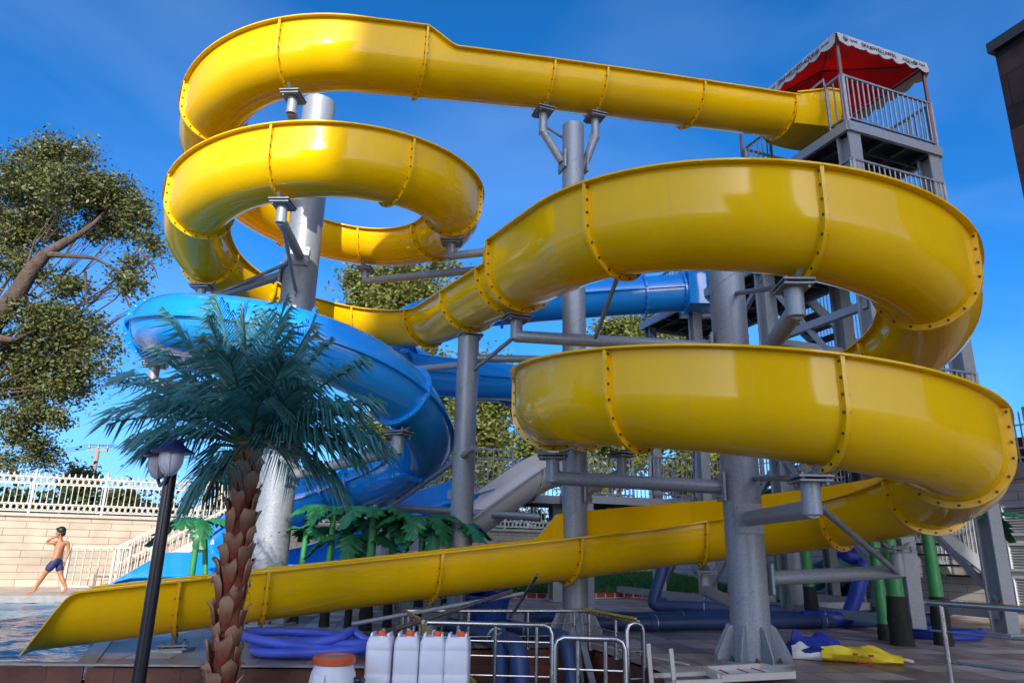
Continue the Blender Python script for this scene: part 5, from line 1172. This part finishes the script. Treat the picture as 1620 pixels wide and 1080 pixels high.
# ---------------------------------------------------------------- the boy
SKIN = mat('tanned skin', (.40, .17, .075), .5, var=.06, vscale=6, spec=.4); HAIR = mat('black hair', (.012, .010, .010), .5, bump=.4, bscale=60); SHORT = mat('navy swim shorts', (.022, .028, .11), .65, var=.15, vscale=9); EYE = mat('eye', (.02, .015, .012), .2)
def skinned(name, verts, edges, radii, m, parent, sub=2):
    me = bpy.data.meshes.new(name); off = root_loc(parent); me.from_pydata([tuple(Vector(v)) for v in verts], edges, []); o = bpy.data.objects.new(name+'_src', me); COL.objects.link(o)
    sk = o.modifiers.new('s', 'SKIN'); sk.use_smooth_shade = True; sk.branch_smoothing = .6
    if not me.skin_vertices: o.data.skin_vertices.new() if hasattr(o.data.skin_vertices, 'new') else None
    for i, r in enumerate(radii):
        sv = me.skin_vertices[0].data[i]; sv.radius = r if isinstance(r, tuple) else (r, r)
    me.skin_vertices[0].data[0].use_root = True
    sb = o.modifiers.new('d', 'SUBSURF'); sb.levels = sub; sb.render_levels = sub
    dg = bpy.context.evaluated_depsgraph_get(); dg.update(); me2 = bpy.data.meshes.new_from_object(o.evaluated_get(dg)); bpy.data.objects.remove(o)
    me2.name = name; me2.polygons.foreach_set('use_smooth', [True]*len(me2.polygons)); me2.materials.clear(); me2.materials.append(m)
    ob = bpy.data.objects.new(name, me2); COL.objects.link(ob); ob.parent = parent; return ob
bo = thing('person', (-9.82, 16.25, 0), 'barefoot boy in navy swim shorts walking along the pool, one arm raised to his neck', 'person')
V = []; E = []; Rd = []
def node(p, r, par=None):
    V.append(Vector(p)); Rd.append(r); i = len(V)-1
    if par is not None: E.append((par, i))
    return i
pel = node((0, 0, .73), (.105, .095)); wa = node((-.005, 0, .87), (.092, .082), pel); chs = node((-.01, .01, 1.02), (.112, .09), wa); nb = node((-.015, .01, 1.125), (.075, .065), chs); nk = node((-.03, .005, 1.175), (.040, .042), nb); hd_ = node((-.045, 0, 1.245), (.070, .078), nk); ht_ = node((-.04, 0, 1.325), (.076, .084), hd_); tp_ = node((-.035, 0, 1.375), (.045, .05), ht_)
for sy, kn, an, toe, hl in ((-1, (-.17, -.075, .42), (-.33, -.075, .085), (-.47, -.085, .028), (-.30, -.075, .045)), (1, (.09, .075, .40), (.27, .08, .11), (.17, .08, .025), (.30, .08, .075))):
    hp1 = node((0, .075*sy, .68), .088, pel); th = node(tuple(Vector((0, .075*sy, .68)).lerp(Vector(kn), .5)), .074, hp1); k_ = node(kn, .050, th); ca = node(tuple(Vector(kn).lerp(Vector(an), .35)), .052, k_); an_ = node(an, .030, ca); mf = node(tuple(Vector(an).lerp(Vector(toe), .55)+Vector((0, 0, -.005))), (.036, .026), an_); node(toe, (.034, .016), mf); node(hl, .026, an_)
def hand(w, d, nrm, i):
    w = Vector(w); d = Vector(d).normalized(); s_ = Vector(nrm).normalized(); pm0 = node(w+d*.035, (.028, .016), i); pm1 = node(w+d*.065, (.032, .015), pm0); b = d.cross(s_)
    for q, ln in ((-1.5, .038), (-.5, .048), (.5, .045), (1.5, .034)):
        f0 = node(w+d*.078+s_*q*.013, .0075, pm1); f1 = node(w+d*(.078+ln*.5)+s_*q*.015+b*.006, .0068, f0); node(w+d*(.078+ln)+s_*q*.016+b*.018, .0055, f1)
    t0 = node(w+d*.03-s_*.030, .009, pm0); node(w+d*.055-s_*.045+b*.008, .0075, t0)
sl = node((-.125, -.075, 1.085), .050, chs); ul = node((-.19, -.10, 1.07), .040, sl); el = node((-.235, -.12, 1.06), .034, ul); fl_ = node((-.20, -.13, 1.12), .031, el); wl_ = node((-.145, -.11, 1.165), .023, fl_); hand((-.145, -.11, 1.165), (.75, .35, .35), (.3, -.6, .6), wl_)
sr = node((.110, .075, 1.085), .050, chs); u2 = node((.140, .085, .99), .039, sr); e2 = node((.165, .085, .89), .032, u2); f2_ = node((.175, .06, .80), .031, e2); w2 = node((.165, .03, .705), .021, f2_); hand((.165, .03, .705), (-.12, -.1, -1), (.3, .9, 0), w2)
skinned('body', V, E, Rd, SKIN, bo)
V = []; E = []; Rd = []
a_ = node((0, 0, .80), (.112, .104)); b_ = node((0, 0, .735), (.116, .108), a_)
for sy, kn in ((-1, (-.17, -.075, .42)), (1, (.09, .075, .40))):
    h1 = node((0, .075*sy, .675), .102, b_); h2 = node(tuple(Vector((0, .075*sy, .68)).lerp(Vector(kn), .45)), .090, h1); node(tuple(Vector((0, .075*sy, .68)).lerp(Vector(kn), .80)), .078, h2)
skinned('shorts', V, E, Rd, SHORT, bo)
mb = MB(); L_ = bo.location; mb.ell(L_+Vector((-.032, .0, 1.335)), (.096, .092, .088), 20, 12); mb.v = [v if (v[2]-L_.z > 1.30 or v[0]-L_.x > -.03) else (v[0]+.03, v[1], max(v[2], L_.z+1.29)) for v in mb.v]; mb.ell(L_+Vector((-.10, 0, 1.365)), (.05, .07, .03), 12, 8); mb.ell(L_+Vector((.022, 0, 1.27)), (.045, .068, .06), 12, 8); mb.build('hair', HAIR, bo)
for sy in (-1, 1):
    mb = MB(); mb.ell(L_+Vector((-.118, .032*sy, 1.275)), (.010, .013, .009), 8, 6); mb.build('eye', EYE, bo)
    mb = MB(); mb.ell(L_+Vector((-.035, .082*sy, 1.262)), (.018, .010, .028), 8, 6); mb.build('ear', SKIN, bo)
mb = MB(); mb.ell(L_+Vector((-.128, 0, 1.25)), (.020, .013, .018), 8, 6); mb.build('nose', SKIN, bo)
mb = MB(); mb.ell(L_+Vector((-.112, 0, 1.215)), (.012, .024, .007), 8, 6); mb.build('mouth', mat('lips', (.30, .09, .07), .5), bo)
